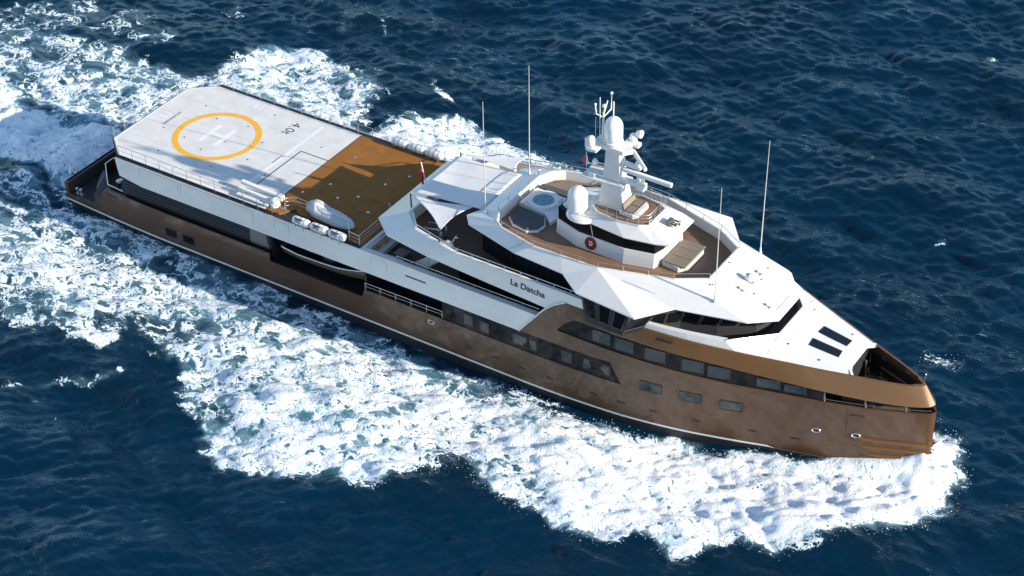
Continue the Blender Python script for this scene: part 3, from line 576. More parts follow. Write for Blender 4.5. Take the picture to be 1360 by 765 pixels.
def ring(m, c, r0, r1, z, n=72):
    for k in range(n):
        a, b = 2*math.pi*k/n, 2*math.pi*(k+1)/n
        m.poly([(c[0]+r*math.cos(t), c[1]+r*math.sin(t), z) for r, t in ((r0, a), (r1, a), (r1, b), (r0, b))])
def sheet(m, x0, x1, y0, y1, z): m.poly([(x0, y0, z), (x1, y0, z), (x1, y1, z), (x0, y1, z)])
m = M(); ring(m, (12.03, 0), 3.25, 3.77, 7.106); m.build('landing_circle', YEL, heli)
m = M(); sheet(m, 11.0, 11.42, -1.3, 1.58, 7.106); sheet(m, 12.58, 13.0, -1.3, 1.58, 7.106); sheet(m, 11.42, 12.58, -.03, .35, 7.106); m.build('letter_h', HELI2, heli)
m = M(); sheet(m, 18.62, 18.94, -4.4, 5.85, 7.106)
for x0, y0, x1, y1 in ((4.95, -4.7, 4.95, 4.7), (5.0, -4.72, 6.95, -6.33), (5.0, 4.72, 6.95, 6.33), (6.95, -6.33, 18.6, -6.33), (6.95, 6.33, 18.6, 6.33)):
    dx, dy = x1-x0, y1-y0; l = math.hypot(dx, dy); px_, py_ = -dy/l*.07, dx/l*.07; m.poly([(x0+px_, y0+py_, 7.106), (x1+px_, y1+py_, 7.106), (x1-px_, y1-py_, 7.106), (x0-px_, y0-py_, 7.106)])
m.build('perimeter_line', HELI2, heli)
m = M(); sheet(m, 19.5, 22.3, 1.76, 1.86, 7.106); sheet(m, 19.46, 19.56, -4.6, 1.76, 7.106); sheet(m, 18.55, 18.63, -.85, .35, 7.108); sheet(m, 18.55, 18.9, .35, .42, 7.108); sheet(m, 22.3, 22.37, -6.4, 6.4, 7.106); m.build('hatch_line', DARKM, heli)
def tm(x, y, z, ang): return Matrix.Translation((x, y, z)) @ Matrix.Rotation(ang, 4, 'Z')
text('4.0t', 'weight_marking', DARKM, heli, tm(16.65, 4.2, 7.108, R(-90)), 1.25, .002, -.008)
text('NO WINCHING', 'deck_lettering', DARKM, heli, tm(6.9, .25, 7.108, R(-90)), .32, .002, .004)
text('13', 'size_marking', HELI2, heli, tm(5.95, .45, 7.108, R(-90)), 1.15, .002, .02)
text('13', 'size_marking', HELI2, heli, tm(12.1, 5.6, 7.108, R(180)), 1.15, .002, .02)
text('13', 'size_marking', HELI2, heli, tm(12.1, -5.75, 7.108, 0), 1.15, .002, .02)
m = M()
for x, y in ((8.1, 3.3), (10.2, 2.2), (7.3, -1.3), (9.8, -1.55), (13.2, -.35), (13.3, 2.6), (12.2, -2.3), (15.9, 1.2), (14.6, -3.9), (16.5, -1.5), (19.2, -2.6), (20.6, 3.2), (9.3, -4.3), (17.2, -5.4), (14.1, 5.2)): M().lathe((x, y, 7.10), [(0, .018), (.075, .018), (.095, 0)], 10).build('tie_down', GREYM, heli)
m = M()
for y in (-3.4, .9, 3.5): sheet(m, 5.2, 22.2, y, y+.025, 7.1045)
m.build('plate_seam', mat('seam_grey', (.42, .42, .42), .8), heli)
bd = M().slab([(22.353, -6.484), (23.75, -6.484), (24.4, -5.2), (25.0, -5.62), (29.75, -5.55), (30.6, -6.484), (31.85, -6.484), (31.85, 6.484), (22.353, 6.484)], 7.0, 7.10).build('brown_deck', DECKB, Y0)
m = M()
for x, y in ((23.9, 3.4), (24.6, -.9), (26.3, -2.2), (28.4, 1.4), (27.6, -1.2), (29.6, -2.6), (23.4, -3.0), (29.4, 3.4)): M().lathe((x, y, 7.10), [(0, .02), (.1, .02), (.12, 0)], 10).build('tie_down', STEEL, bd)
m = M()
for x0, x1, y0, y1 in ((24.4, 26.2, -2.3, -.4), (28.1, 30.2, -2.9, -1.0)):
    m = M()
    for a in ((x0, x1, y0, y0+.05), (x0, x1, y1, y1+.05), (x0, x0+.05, y0, y1), (x1, x1+.05, y0, y1)): sheet(m, *a, 7.104)
    m.build('deck_hatch', DARKM, bd)
# rails around it
rail('helideck_rail', [(7.0, -6.53, 7.02), (23.1, -6.6, 7.02), (24.55, -6.75, 7.02)], Y0, h=1.0, mids=1, post=1.52)
rail('helideck_rail', [(24.55, -6.75, 7.02), (23.75, -5.6, 7.1), (24.35, -5.0, 7.1), (29.75, -5.42, 7.1), (30.7, -6.55, 7.02), (31.8, -6.72, 7.02)], Y0, h=1.0, mids=2, post=1.3)
rail('deck_edge_rail', [(31.78, -6.7, 7.05), (31.78, -2.45, 7.1)], Y0, h=1.0, mids=2, post=1.7)
rail('deck_edge_rail', [(31.2, -1.9, 7.1), (31.78, -2.35, 7.1), (31.78, 1.5, 7.1)], Y0, h=1.0, mids=2, post=1.7)
rail('deck_edge_rail', [(31.78, 1.6, 7.1), (31.78, 6.6, 7.1)], Y0, h=1.0, mids=2, post=1.7)
rail('helideck_rail', [(6.95, 6.6, 7.02), (24.9, 6.6, 7.02)], Y0, h=1.0, mids=1, post=1.55, r=.02)
rail('helideck_rail', [(4.72, -4.6, 7.02), (4.72, 4.75, 7.02), (6.85, 6.55, 7.02)], Y0, h=1.0, mids=1, post=1.4, r=.018)

# ------------------------------------------------------------------ upper deck (sofa level), house walls
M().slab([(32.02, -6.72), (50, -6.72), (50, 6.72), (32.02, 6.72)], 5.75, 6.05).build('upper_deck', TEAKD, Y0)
M().slab([(31.95, -6.9), (32.25, -6.9), (32.25, 6.9), (31.95, 6.9)], 6.05, 7.06).build('deck_bulkhead', WHITE, Y0)
M().slab([(32.0, -6.925), (48.0, -6.925), (48.0, -6.5), (32.0, -6.5)], 6.05, 7.05).pair('inner_bulwark', WHITEM, Y0)
for s in (-1, 1): rail('upper_deck_rail', [(35.2, s*6.6, 7.05), (48.1, s*6.6, 7.05)], Y0, h=.34, mids=0, post=1.5, r=.035)
M().slab([(39.8, -4.9), (56, -5.9), (56, 5.9), (39.8, 4.9)], 6.05, 8.6).build('upper_deck_house', GLASSB, Y0)
# owner deck: faceted white band carrying the name
Ut = [(34.84, -4.25, 10), (36.56, -5.92, 10), (40.97, -6.98, 10), (51.2, -6.98, 10), (51.4, -6.98, 9.25), (50.62, -6.98, 9.2)]
m = M()
A_, B_, C_ = (32.2, -4.7, 8.75), (34.15, -6.3, 8.72), (38.25, -6.98, 8.75)
for s in (1, -1):
    S = lambda p: (p[0], p[1]*s, p[2])
    m.poly([S(A_), S(B_), S((36.56, -5.92, 10)), S((34.84, -4.25, 10))]); m.poly([S(B_), S(C_), S((40.97, -6.98, 10))]); m.poly([S(B_), S((40.97, -6.98, 10)), S((36.56, -5.92, 10))])
    lowp = [C_, (44, -6.98, 8.36), (48.93, -6.98, 8.05), (49.72, -6.98, 8.72), (50.58, -6.98, 9.2), (52.5, -6.98, 9.2), (52.5, -6.98, 10)]
    m.poly([S(p) for p in lowp]+[S((40.97, -6.98, 10))])
    tp = [(34.84, -4.25), (36.56, -5.92), (40.97, -6.98), (52.5, -6.98)]; ti = [(35.0, -4.05), (36.66, -5.66), (41.0, -6.70), (52.5, -6.70)]
    m.strip([S((*p, 10)) for p in tp], [S((*p, 10)) for p in ti]); m.strip([S((*p, 10)) for p in ti], [S((*p, 9.0)) for p in ti])
    m.poly([S(A_), S((32.7, -4.2, 8.5)), S((34.4, -5.9, 8.5)), S(B_)]); m.poly([S(B_), S((34.4, -5.9, 8.5)), S((38.3, -6.7, 8.5)), S(C_)]); m.poly([S((38.25, -6.98, 8.75)), S((38.3, -6.7, 8.5)), S((49, -6.7, 8.04)), S((48.93, -6.98, 8.05))])
m.poly([(32.2, -4.7, 8.75), (32.2, 4.7, 8.75), (34.84, 4.25, 10), (34.84, -4.25, 10)]); m.poly([(34.84, -4.25, 10), (34.84, 4.25, 10), (35, 4.05, 10), (35, -4.05, 10)]); m.poly([(35, 4.05, 10), (35, -4.05, 10), (35, -4.05, 9), (35, 4.05, 9)]); m.poly([(32.2, -4.7, 8.75), (32.2, 4.7, 8.75), (32.7, 4.2, 8.5), (32.7, -4.2, 8.5)])
m.build('name_band', WHITE, Y0)
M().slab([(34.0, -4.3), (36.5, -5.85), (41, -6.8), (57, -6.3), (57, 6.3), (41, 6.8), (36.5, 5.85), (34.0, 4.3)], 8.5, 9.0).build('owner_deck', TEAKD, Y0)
for s in (-1, 1): rail('owner_deck_rail', [(35.1, s*4.15, 10), (36.66, s*5.78, 10), (41.0, s*6.84, 10), (52.4, s*6.84, 10)], Y0, h=.36, mids=0, post=1.5, r=.035)
text('La Datcha', 'name_lettering', mat('name_steel', (.05, .055, .065), .25, .6), Y0, Matrix.Translation((47.35, -6.985, 9.2)) @ Matrix.Rotation(R(3), 4, 'Y') @ Matrix.Rotation(R(90), 4, 'X'), .74, .02, .018)
oh = M().slab([(41.7, -4.35), (46.5, -5.7), (50.5, -5.95), (52.6, -5.9), (52.6, 5.9), (50.5, 5.95), (46.5, 5.7), (41.7, 4.35)], 9.0, 10.95).build('owner_deck_house', GLASSB, Y0)
m = M()
for x, y in ((43.3, -4.83), (44.9, -5.28), (46.5, -5.73), (48.5, -5.86), (50.5, -5.98)): M().box((x, y, 9.97), (.06, .06, 1.9)).pair('window_mullion', BLACK, oh)

# ------------------------------------------------------------------ bridge, foredeck, bow well
br = M()
lo_ = [(56.9, -5.75), (58.6, -4.3), (61.1, -3.35), (63.5, -1.85), (64.0, -.9), (64.0, .9), (63.5, 1.85), (61.1, 3.35), (58.6, 4.3), (56.9, 5.75), (55, 5.9), (55, -5.9)]
cx_, cy_ = 57, 0
hi_ = [(x+(.55 if x > 60 else .35)*(1 if x > 56 else 0), y*1.03) for x, y in lo_]
midp = [((a[0]+b[0])/2-.12, (a[1]+b[1])/2*.99) for a, b in zip(lo_, hi_)]
n = len(lo_); br.add([(x, y, 7.9) for x, y in lo_]+[(x, y, 8.9) for x, y in lo_]+[(x, y, 10.2) for x, y in hi_], [(i, (i+1) % n, n+(i+1) % n, n+i) for i in range(n)]+[(n+i, n+(i+1) % n, 2*n+(i+1) % n, 2*n+i) for i in range(n)])
bridge = br.build('bridge_house', mat('bridge_grey', (.045, .046, .048), .4), Y0)
def lerp(a, b, t): return tuple(a[i]+(b[i]-a[i])*t for i in range(3))
for i in range(n-2):
    a, b = (*lo_[i], 8.95), (*lo_[(i+1) % n], 8.95); c, d = (*hi_[(i+1) % n], 10.05), (*hi_[i], 10.05)
    k_n = 1 if math.dist(a, b) < 2.2 else 2
    for k in range(k_n):
        t0, t1 = k/k_n+.05, (k+1)/k_n-.05
        q = [lerp(a, b, t0), lerp(a, b, t1), lerp(d, c, t1), lerp(d, c, t0)]
        nrm = (Vector(q[1])-Vector(q[0])).cross(Vector(q[3])-Vector(q[0])).normalized()*.02
        if nrm.dot(Vector(q[0])-Vector((57, 0, 9))) < 0: nrm = -nrm
        M().poly([tuple(Vector(p)+nrm) for p in q]).build('bridge_window', GLASSB, bridge)
for s in (-1, 1):                          # wing control stations under the roof wings
    p_lo = [(52.35, 7.12, 8.32), (55.45, 7.18, 8.28), (56.75, 6.45, 8.9), (56.9, 5.6, 8.9), (52.2, 5.6, 8.9)]
    p_hi = [(51.9, 6.95, 10.42), (56.0, 7.05, 10.24), (57.4, 5.7, 10.22), (57.3, 5.2, 10.22), (51.9, 5.6, 10.4)]
    S = lambda p: (p[0], p[1]*s, p[2])
    q = M(); q.add([S(p) for p in p_lo+p_hi], [(0, 1, 6, 5), (1, 2, 7, 6), (2, 3, 8, 7), (4, 0, 5, 9), (0, 1, 2, 3, 4)]); wing = q.build('wing_station', BLACK, bridge)
    for a, b, c, d, kn in ((p_lo[0], p_lo[1], p_hi[1], p_hi[0], 3), (p_lo[1], p_lo[2], p_hi[2], p_hi[1], 1)):
        for k in range(kn):
            t0, t1 = k/kn+.05, (k+1)/kn-.05; P4 = [lerp(lerp(a, b, t), lerp(d, c, t), h) for t, h in ((t0, .22), (t1, .22), (t1, .95), (t0, .95))]
            nr = (Vector(P4[1])-Vector(P4[0])).cross(Vector(P4[3])-Vector(P4[0])).normalized()*.02
            if nr.dot(Vector(P4[0])-Vector((54, 4, 9))) < 0: nr = -nr
            P4 = [S(tuple(Vector(p)+nr)) for p in P4]; M().poly(P4).build('wing_window', GLASSB, bridge)
            f = M(); f.tube(P4+[P4[0]], .035, 4); f.build('window_frame', GREYM, bridge)
M().slab([(55.5, -6.35), (57, -6.2), (60, -5.6), (62.5, -4.9), (65.3, -2.0), (65.3, 2.0), (62.5, 4.9), (60, 5.6), (57, 6.2), (55.5, 6.35)], 7.7, 8.0).build('bridge_walkway', TEAKD, Y0)
# foredeck with raised inner coaming
bt = BT
crown = smooth_interp([62.6, 65.28, 67.3, 69.55, 71.1], [.70, .68, .31, .22, .07])
shp = lambda u: 1-sstep(.42, 1.0, np.abs(u))
m = M(); rows = []
for x in np.linspace(65.28, 71.06, 16):
    uu = np.concatenate([[-1], np.linspace(-.86, .86, 15), [1]])
    hw = BT(x)-.14
    lim = 1.9/hw if x < 65.3 else None
    rows.append([(x-(0 if x < 70.2 else (1-abs(u))*.68*(x-70.2)/.86), u*hw, vt(x)+.012+crown(x)*float(shp(u))) for u in uu])
m.grid(rows, True)
A3, Bp = (62.6, -4.99, 9.3), (65.28, -1.9, 8.95)
for s in (1, -1):
    S = lambda p: (p[0], p[1]*s, p[2])
    e = [(x, -(BT(x)-.14), vt(x)+.012) for x in (62.55, 63.3, 64, 64.7, 65.28)]
    for i in range(4): m.poly([S(lerp(A3, Bp, i/4)), S(e[i]), S(e[i+1]), S(lerp(A3, Bp, (i+1)/4))])
    # side bulwark of the walkway: outer face, flat cap, inner face
    Xc = [56.0, 57.2, 58.5, 60, 61.3, 62.6]; o0 = [(x, -(BT(x)-.12), vt(x)+.012) for x in Xc]; o1 = [(x, -(BT(x)-.16), 9.38-(x-56)*.012) for x in Xc]; i1 = [(x, -(BT(x)-.52), 9.38-(x-56)*.012) for x in Xc]; i0 = [(x, -(BT(x)-.52), 8.0) for x in Xc]
    for a, b in ((o0, o1), (o1, i1), (i1, i0)): m.strip([S(p) for p in a], [S(p) for p in b])
    ln = [A3, Bp]; m.strip([S(p) for p in ln], [S((p[0], p[1], 8.0)) for p in ln])
m.poly([(65.28, -1.9, 8.95), (65.28, 1.9, 8.95), (65.28, 1.9, 8.0), (65.28, -1.9, 8.0)])
fd = m.build('foredeck', WHITE, Y0)
m = M(); m.tube([(62.62, -4.94, 9.32), (65.26, -1.9, 8.98), (65.26, 1.9, 8.98), (62.62, 4.94, 9.32)], .05, 6); m.build('coaming_rail', STEEL, Y0)
m = M(); fz = lambda x, y: vt(x)+.012+crown(x)*float(shp(y/(BT(x)-.14)))
for s in (-1, 1):
    q = M(); c4 = [(67.28, .42), (69.55, .34), (69.62, 1.12), (67.36, 1.28)]
    q.add([(x, s*y, fz(x, y)+h) for h in (.045, -.1) for x, y in c4], [(0, 1, 2, 3), (0, 1, 5, 4), (1, 2, 6, 5), (2, 3, 7, 6), (3, 0, 4, 7)]); q.build('skylight', SOLAR, fd)
for x, y in ((66.2, -2.2), (66.0, 2.4), (68.6, -2.1), (69.3, 1.9)): M().lathe((x, y, fz(x, y)), [(0, .06), (.07, .06), (.08, 0)], 8).build('deck_fitting', GREYM, fd)
# front lip of the foredeck
m = M(); L0 = [(71.06, -2.1), (70.42, -1.25), (70.4, 1.6), (71.06, 2.1)]; L1 = [(71.25, -1.95), (70.66, -1.15), (70.64, 1.5), (71.2, 1.95)]
m.strip([(x, y, 7.86) for x, y in L0], [(x, y, 7.62) for x, y in L1]); m.build('foredeck_lip', WHITE, fd)
M().slab([(x, -max(.0, b5(x)-.2)) for x in xsamp(66, 76.6)]+[(x, max(.0, b5(x)-.2)) for x in reversed(xsamp(66, 76.6))], 4.5, 4.85).build('anchor_deck', mat('anchor_deck_brown', (.10, .055, .035), .5, 0, .2, 1), Y0)
m = M(); m.wall([(70.6, -2.2), (70.6, 2.2)], 4.85, 7.6, -.1); m.build('anchor_bulkhead', INNER, Y0)
m = M(); m.wall([(x, -max(.0, BB(x)-.62)) for x in xsamp(70.7, 75.2)], 5.6, 6.75, .04); m.pair('visor_lining', INNER, Y0)
m = M(); m.tube([(71.7, 2.0, 6.0), (74.2, 1.1, 6.0)], .13, 6); m.tube([(72.05, .85, 6.0), (72.7, .55, 6.0)], .1, 6); m.build('anchor_beam', BROWN2, Y0)
m = M(); m.tube([(71.75, 2.1, 6.3), (74.4, 1.15, 6.3)], .04, 6); m.tube([(71.75, 2.1, 4.9), (71.7, 2.1, 7.3)], .06, 6); m.tube([(70.95, .9, 4.9), (70.9, .95, 7.0)], .08, 6); m.tube([(75.55, -.05, 6.3), (75.55, -.05, 7.0)], .12, 8); m.build('anchor_rail', STEEL, Y0)
for s in (-1, 1):
    m = M(); m.lathe((72.3, s*1.05, 4.85), [(0, .9), (.3, .9), (.38, .75), (.2, .6), (.2, .25), (.4, .1), (.42, 0)], 14); m.box((71.5, s*1.05, 5.2), (.8, .6, .7)); m.build('anchor_windlass', GREYM, Y0)
m = M(); m.tube([(75.65, 0, 7.5), (75.72, 0, 8.35)], .03, 6); m.lathe((75.72, 0, 8.35), [(0, .1), (.06, .06), (.06, 0)], 8); m.build('jackstaff', STEEL, Y0)
for x0 in ():
    pass

# ------------------------------------------------------------------ sun deck roof with faceted edge and wings
O1, O2, O3, O4, O5 = (40.36, -2.77, 11.25), (39.85, -3.72, 11.18), (40.65, -4.66, 11.14), (45.55, -6.0, 11.12), (49.9, -6.3, 11.08)
W1, W2, W3, RA, RB = (51.6, -7.24, 10.6), (56.57, -7.43, 10.41), (58.46, -5.0, 10.42), (63.48, -3.53, 10.29), (65.11, -1.63, 9.95)
I0, I2, I3, I4, I5, AP, I6, I7 = (42.15, -2.85, 11.84), (42.72, -4.0, 11.86), (43.55, -4.6, 11.87), (46.87, -5.45, 11.88), (49.2, -5.42, 11.88), (52.25, -5.32, 11.90), (57.6, -3.65, 11.86), (59.77, -2.27, 11.92)
AN = (60.87, -3.52, 11.13)
m = M(); S_ = lambda p: (p[0], -p[1], p[2])
half = [(O1, O2, I2, I0), (O2, O3, I3, I2), (O3, O4, I4, I3), (O4, O5, I5, I4), (O5, AP, I5), (O5, W1, AP), (W1, W2, AP), (W2, W3, AP), (AP, W3, AN), (AP, AN, I6), (AN, I7, I6), (W3, RA, AN), (I7, AN, RA), (I7, RA, RB)]
key = {}; vs = []; fs = []
def vid(p):
    k = tuple(round(c, 3) for c in p)
    if k not in key: key[k] = len(vs); vs.append(p)
    return key[k]
for f in half: fs.append(tuple(vid(p) for p in f)); fs.append(tuple(vid(S_(p)) for p in reversed(f)))
fs.append(tuple(vid(p) for p in (O1, I0, S_(I0), S_(O1)))); fs.append(tuple(vid(p) for p in (I7, RB, S_(RB), S_(I7))))
m.add(vs, fs)
me_ = D.meshes.new('sun_deck_roof'); me_.from_pydata(vs, [], fs); 
import bmesh
bmm = bmesh.new(); bmm.from_mesh(me_); bmesh.ops.recalc_face_normals(bmm, faces=bmm.faces)
if sum(f.normal.z*f.calc_area() for f in bmm.faces) < 0: bmesh.ops.reverse_faces(bmm, faces=bmm.faces)
bmm.to_mesh(me_); bmm.free(); roof = D.objects.new('sun_deck_roof', me_); COL.objects.link(roof); me_.materials.append(WHITE); roof.parent = Y0
q = roof.modifiers.new('solid', 'SOLIDIFY'); q.thickness = .16; q.offset = -1
q = roof.modifiers.new('bevel', 'BEVEL'); q.width = .035; q.segments = 2; q.limit_method = 'ANGLE'; q.angle_limit = R(12)
rim = [I0, I2, I3, I4, I5, AP, I6, I7]; rim2 = [(x, y) for x, y, z in rim]; ringp = rim2+[(x, -y) for x, y in reversed(rim2)]
inn = [(x+.02 if x < 44 else x-.02, y) for x, y in ringp]
m = M(); m.wall(ringp, 10.9, lambda x, y: 11.93 if x > 44 else 11.88, .14, True); m.build('sun_deck_coaming', WHITE, Y0, bevel=.025)
M().slab([(x*.985+.015*51, y*.985) for x, y in ringp], 10.8, 11.04).build('sun_deck', TEAK, Y0)
z3 = lambda pts: [(x, y*.985, 11.93) for x, y in pts]
rail('sun_deck_rail', z3(list(reversed(rim2[:8]))), Y0, h=.42, mids=0, post=1.9, r=.026)
rail('sun_deck_rail', z3([(x, -y) for x, y in rim2]), Y0, h=.42, mids=0, post=1.9, r=.026)
rail('sun_deck_rail', z3([rim2[0], (rim2[0][0], -rim2[0][1])]), Y0, h=.42, mids=0, post=1.3, r=.026)
rail('sun_deck_rail', z3([rim2[7], (rim2[7][0], -rim2[7][1])]), Y0, h=.08, mids=0, post=1.5, r=.026)
m = M()
for x, y in ((60.0, .3), (62.4, .8), (62.7, -.9), (62.2, 2.2), (60.2, -2.6), (53.5, -5.8), (41, -3.4)):
    z = 11.94-(x-59.77)*.369 if x > 59 else 11.3
    M().lathe((x, y, z), [(0, .05), (.06, .05), (.07, 0)], 8).build('roof_fitting', GREYM, roof)
def seam(a, b):
    q = M(); q.tube([a, b], .012, 4); q.build('panel_seam', GREYM, roof)
for s in (-1, 1):
    seam((60.2, s*2.6, 11.62), (65.0, s*1.35, 10.0)); seam((54.3, s*5.2, 11.53), (58.2, s*4.62, 10.78)); seam((45.0, s*5.9, 11.19), (46.0, s*5.34, 11.82)); seam((42.4, s*5.12, 11.15), (43.9, s*4.72, 11.8))
rz_ = lambda x: 11.92-(x-59.77)*(11.92-9.95)/(65.11-59.77)
for x, y in ((61.6, -1.35), (61.75, 1.15), (63.7, -1.2)):
    m = M(); m.box((x, y, rz_(x)+.06), (.1, .1, .16)); m.tube([(x, y, rz_(x)+.12), (x+.45, y-.1, rz_(x+.45)+.1), (x+.5, y+.2, rz_(x+.45)+.12)], .035, 6); m.build('roof_cleat', GREYM, roof)
m = M(); x = 61.65; m.box((x, -.1, rz_(x)+.14), (.35, .28, .28)); m.lathe((x+.1, -.1, rz_(x)+.38), [(.02, -.25), (.2, -.18), (.22, .12), (.0, .2)], 12, 'X'); m.tube([(x-.2, -.3, rz_(x)+.1), (x+.6, -.15, rz_(x+.5)+.1), (x+.7, .15, rz_(x+.5)+.14)], .04, 6); m.build('searchlight', STEEL, roof)

# ------------------------------------------------------------------ hardtop house on the sun deck
HW = [(46.7, -1.93), (48.95, -2.70), (52.9, -2.80), (55.15, -2.25), (55.4, -1.2)]; HWc = HW+[(x, -y) for x, y in reversed(HW)]
n = len(HWc); HT = [(x, y*.925) for x, y in HWc]
hs = M().add([(x, y, 11.04) for x, y in HWc]+[(x, y, 12.2) for x, y in HT], [tuple(range(n, 2*n))]+[(i, (i+1) % n, n+(i+1) % n, n+i) for i in range(n)]).build('hardtop_house', WHITE, Y0, bevel=.02)
g = [(x*.985+.015*51, y*.97) for x, y in HT]; M().slab(g, 12.203, 13.2).build('house_glazing', GLASSB, hs)
m = M(); m.tube([(50.2, -2.5, 12.22), (49.95, -2.42, 13.2)], .05, 6); m.build('house_pillar', STEEL, hs)
# roof of it: flat eave rising to the mast deck
E_ = [(46.9, -1.35, 13.28), (48.1, -2.0, 13.27), (50.1, -2.45, 13.26), (52.9, -2.72, 13.25), (55.15, -2.28, 13.25), (56.2, -1.86, 13.27)]
T_ = [(47.6, -1.2, 13.45), (48.4, -1.5, 13.5), (50.0, -1.75, 13.72), (51.8, -2.0, 13.74), (53.6, -1.75, 13.76), (54.3, -1.35, 13.76)]
m = M(); vs = E_+T_+[S_(p) for p in E_]+[S_(p) for p in T_]; n = 6; fs = []
for i in range(5): fs += [(i, i+1, n+i+1, n+i), (2*n+i, 3*n+i, 3*n+i+1, 2*n+i+1)]
fs += [(5, 17, 23, 11), (0, 6, 18, 12)]+[(n+i, n+i+1, 3*n+i+1, 3*n+i) for i in range(5)]
m.add(vs, fs); me_ = D.meshes.new('hardtop_roof'); me_.from_pydata(m.v, [], m.f); bmm = bmesh.new(); bmm.from_mesh(me_); bmesh.ops.recalc_face_normals(bmm, faces=bmm.faces)
if sum(f.normal.z*f.calc_area() for f in bmm.faces) < 0: bmesh.ops.reverse_faces(bmm, faces=bmm.faces)
bmm.to_mesh(me_); bmm.free(); hr = D.objects.new('hardtop_roof', me_); COL.objects.link(hr); me_.materials.append(WHITE); hr.parent = Y0
q = hr.modifiers.new('solid', 'SOLIDIFY'); q.thickness = .12; q.offset = -1
td = [(49.4, -1.15), (50.1, -1.6), (51.8, -1.82), (53.5, -1.58), (54.15, -1.2)]; tdc = td+[(x, -y) for x, y in reversed(td)]
M().slab(tdc, 13.7, 13.80).build('mast_deck', TEAK, Y0)
m = M(); m.wall([(49.3, -1.25)]+[(x, y*1.06) for x, y in td]+[(x, -y*1.06) for x, y in reversed(td)]+[(49.3, 1.25)], 13.7, 13.95, .07); m.build('mast_deck_coaming', WHITE, Y0)
rail('mast_deck_rail', [(x, y*1.04, 13.94) for x, y in [(49.35, -1.2)]+tdc+[(49.35, 1.2)]], Y0, h=.85, mids=2, post=.85, r=.025, pr=.02)
# round emblem
em = M(); c0 = Vector((50.1, -2.625, 11.66)); d_ = Vector((52.9-48.95, -.10, 0)).normalized(); n0 = Vector((-.025, -1, .175)).normalized()
def disc(mm, r0, r1, o, a0=0, a1=360, k=32, cx=0, cz=0):
    A = [math.radians(a0+(a1-a0)*i/k) for i in range(k+1)]
    f = lambda r, a: tuple(c0+d_*(cx+r*math.cos(a))+Vector((0, .178, 1.0)).normalized()*(cz+r*math.sin(a))+n0*o)
    mm.strip([f(r1, a) for a in A], [f(r0, a) for a in A])
disc(em, 0, .47, .022); e_ = em.build('emblem', REDP, hs)
q = M(); disc(q, .47, .51, .02); disc(q, .36, .375, .026); q.build('emblem_ring', DARKM, e_)
q = M(); disc(q, .10, .19, .028, -100, 100, 16, -.02); p = lambda x, z: tuple(c0+d_*x+Vector((0, .178, 1.0)).normalized()*z+n0*.028)
q.poly([p(-.12, -.19), p(-.04, -.19), p(-.04, .19), p(-.12, .19)]); q.poly([p(-.2, .15), p(-.13, .19), p(-.02, .19), p(-.02, .13)]); q.build('emblem_letter', HELI2, e_)
# horn cluster on the sloping roof front
m = M(); hz = lambda x: 13.78-(x-54.3)*.29
m.box((55.1, .15, hz(55.1)+.2), (.3, .65, .4)); m.build('horn_base', GREYM, hr)
for y, z, l in ((-.1, .3, .55), (.15, .42, .7), (.38, .3, .5), (.02, .12, .45), (.3, .12, .62), (.55, .2, .5)):
    q = M(); q.lathe((55.2, y+.05, hz(55.2)+z), [(.03, 0), (.035, l*.7), (.09, l), (.0, l*.8)], 10, 'X'); q.build('horn', DARKM if z < .35 else GREYM, hr)
# satellite dome
def dome(c, r, h, name, par):
    m = M(); pr = [(r*.8, 0), (r*.93, .05*h), (r*1.0, .12*h), (r*1.0, h*.58)]
    for k in range(1, 9): a = R(90*k/8); pr.append((r*math.cos(a), h*.58+h*.42*math.sin(a)))
    m.lathe(c, pr, 28); return m.build(name, PLASTIC, par)
m = M(); m.lathe((48.9, -1.55, 13.1), [(1.15, 0), (1.35, .12), (1.35, .2), (1.1, .34), (.7, .38), (0, .38)], 32); pl = m.build('dome_plinth', WHITE, Y0)
dome((48.35, -1.6, 13.42), .76, 2.05, 'satellite_dome', Y0)

# ------------------------------------------------------------------ mast
def prism(m, a, b):                     # loft between two rectangles (x0,x1,y0,y1,z)
    r_ = lambda t: [(t[0], t[2], t[4]), (t[1], t[2], t[4]), (t[1], t[3], t[4]), (t[0], t[3], t[4])]
    return m.add(r_(a)+r_(b), [(3, 2, 1, 0), (4, 5, 6, 7)]+[(i, (i+1) % 4, 4+(i+1) % 4, 4+i) for i in range(4)])
m = M(); prism(m, (49.55, 51.75, -.72, .72, 13.8), (49.75, 51.35, -.55, .55, 15.9)); prism(m, (49.72, 51.4, -.6, .6, 15.9), (49.7, 51.45, -.65, .65, 16.15)); prism(m, (49.8, 51.25, -.5, .5, 16.15), (49.95, 51.05, -.4, .4, 18.6))
mast = m.build('mast', WHITE, Y0, bevel=.03)
m = M(); m.slab([(48.9, -.55), (51.5, -.65), (52.0, 0), (51.5, .65), (48.9, .55)], 18.6, 18.95); m.box((49.3, -.85, 18.82), (.9, 1.2, .22)); m.box((51.2, .8, 18.85), (.7, 1.2, .22)); m.lathe((50.35, 0, 18.95), [(.55, 0), (.75, .3), (.6, .35), (0, .35)], 20); m.build('mast_platform', WHITE, mast, bevel=.03)
dome((50.35, 0, 19.25), .68, 1.95, 'mast_dome', mast)
m = M(); m.slab([(48.2, -1.0), (50.2, -.9), (51.6, -.75), (51.6, .75), (50.2, .8), (48.2, .6)], 15.95, 16.08); m.box((49.0, -.6, 16.25), (.5, .4, .3)); m.tube([(48.3, -.9, 16.1), (48.3, -.9, 16.5), (50, -.85, 16.5)], .025, 5); m.tube([(48.3, .5, 16.1), (48.3, .5, 16.5), (50, .7, 16.5)], .025, 5); m.build('mast_gallery', WHITE, mast)
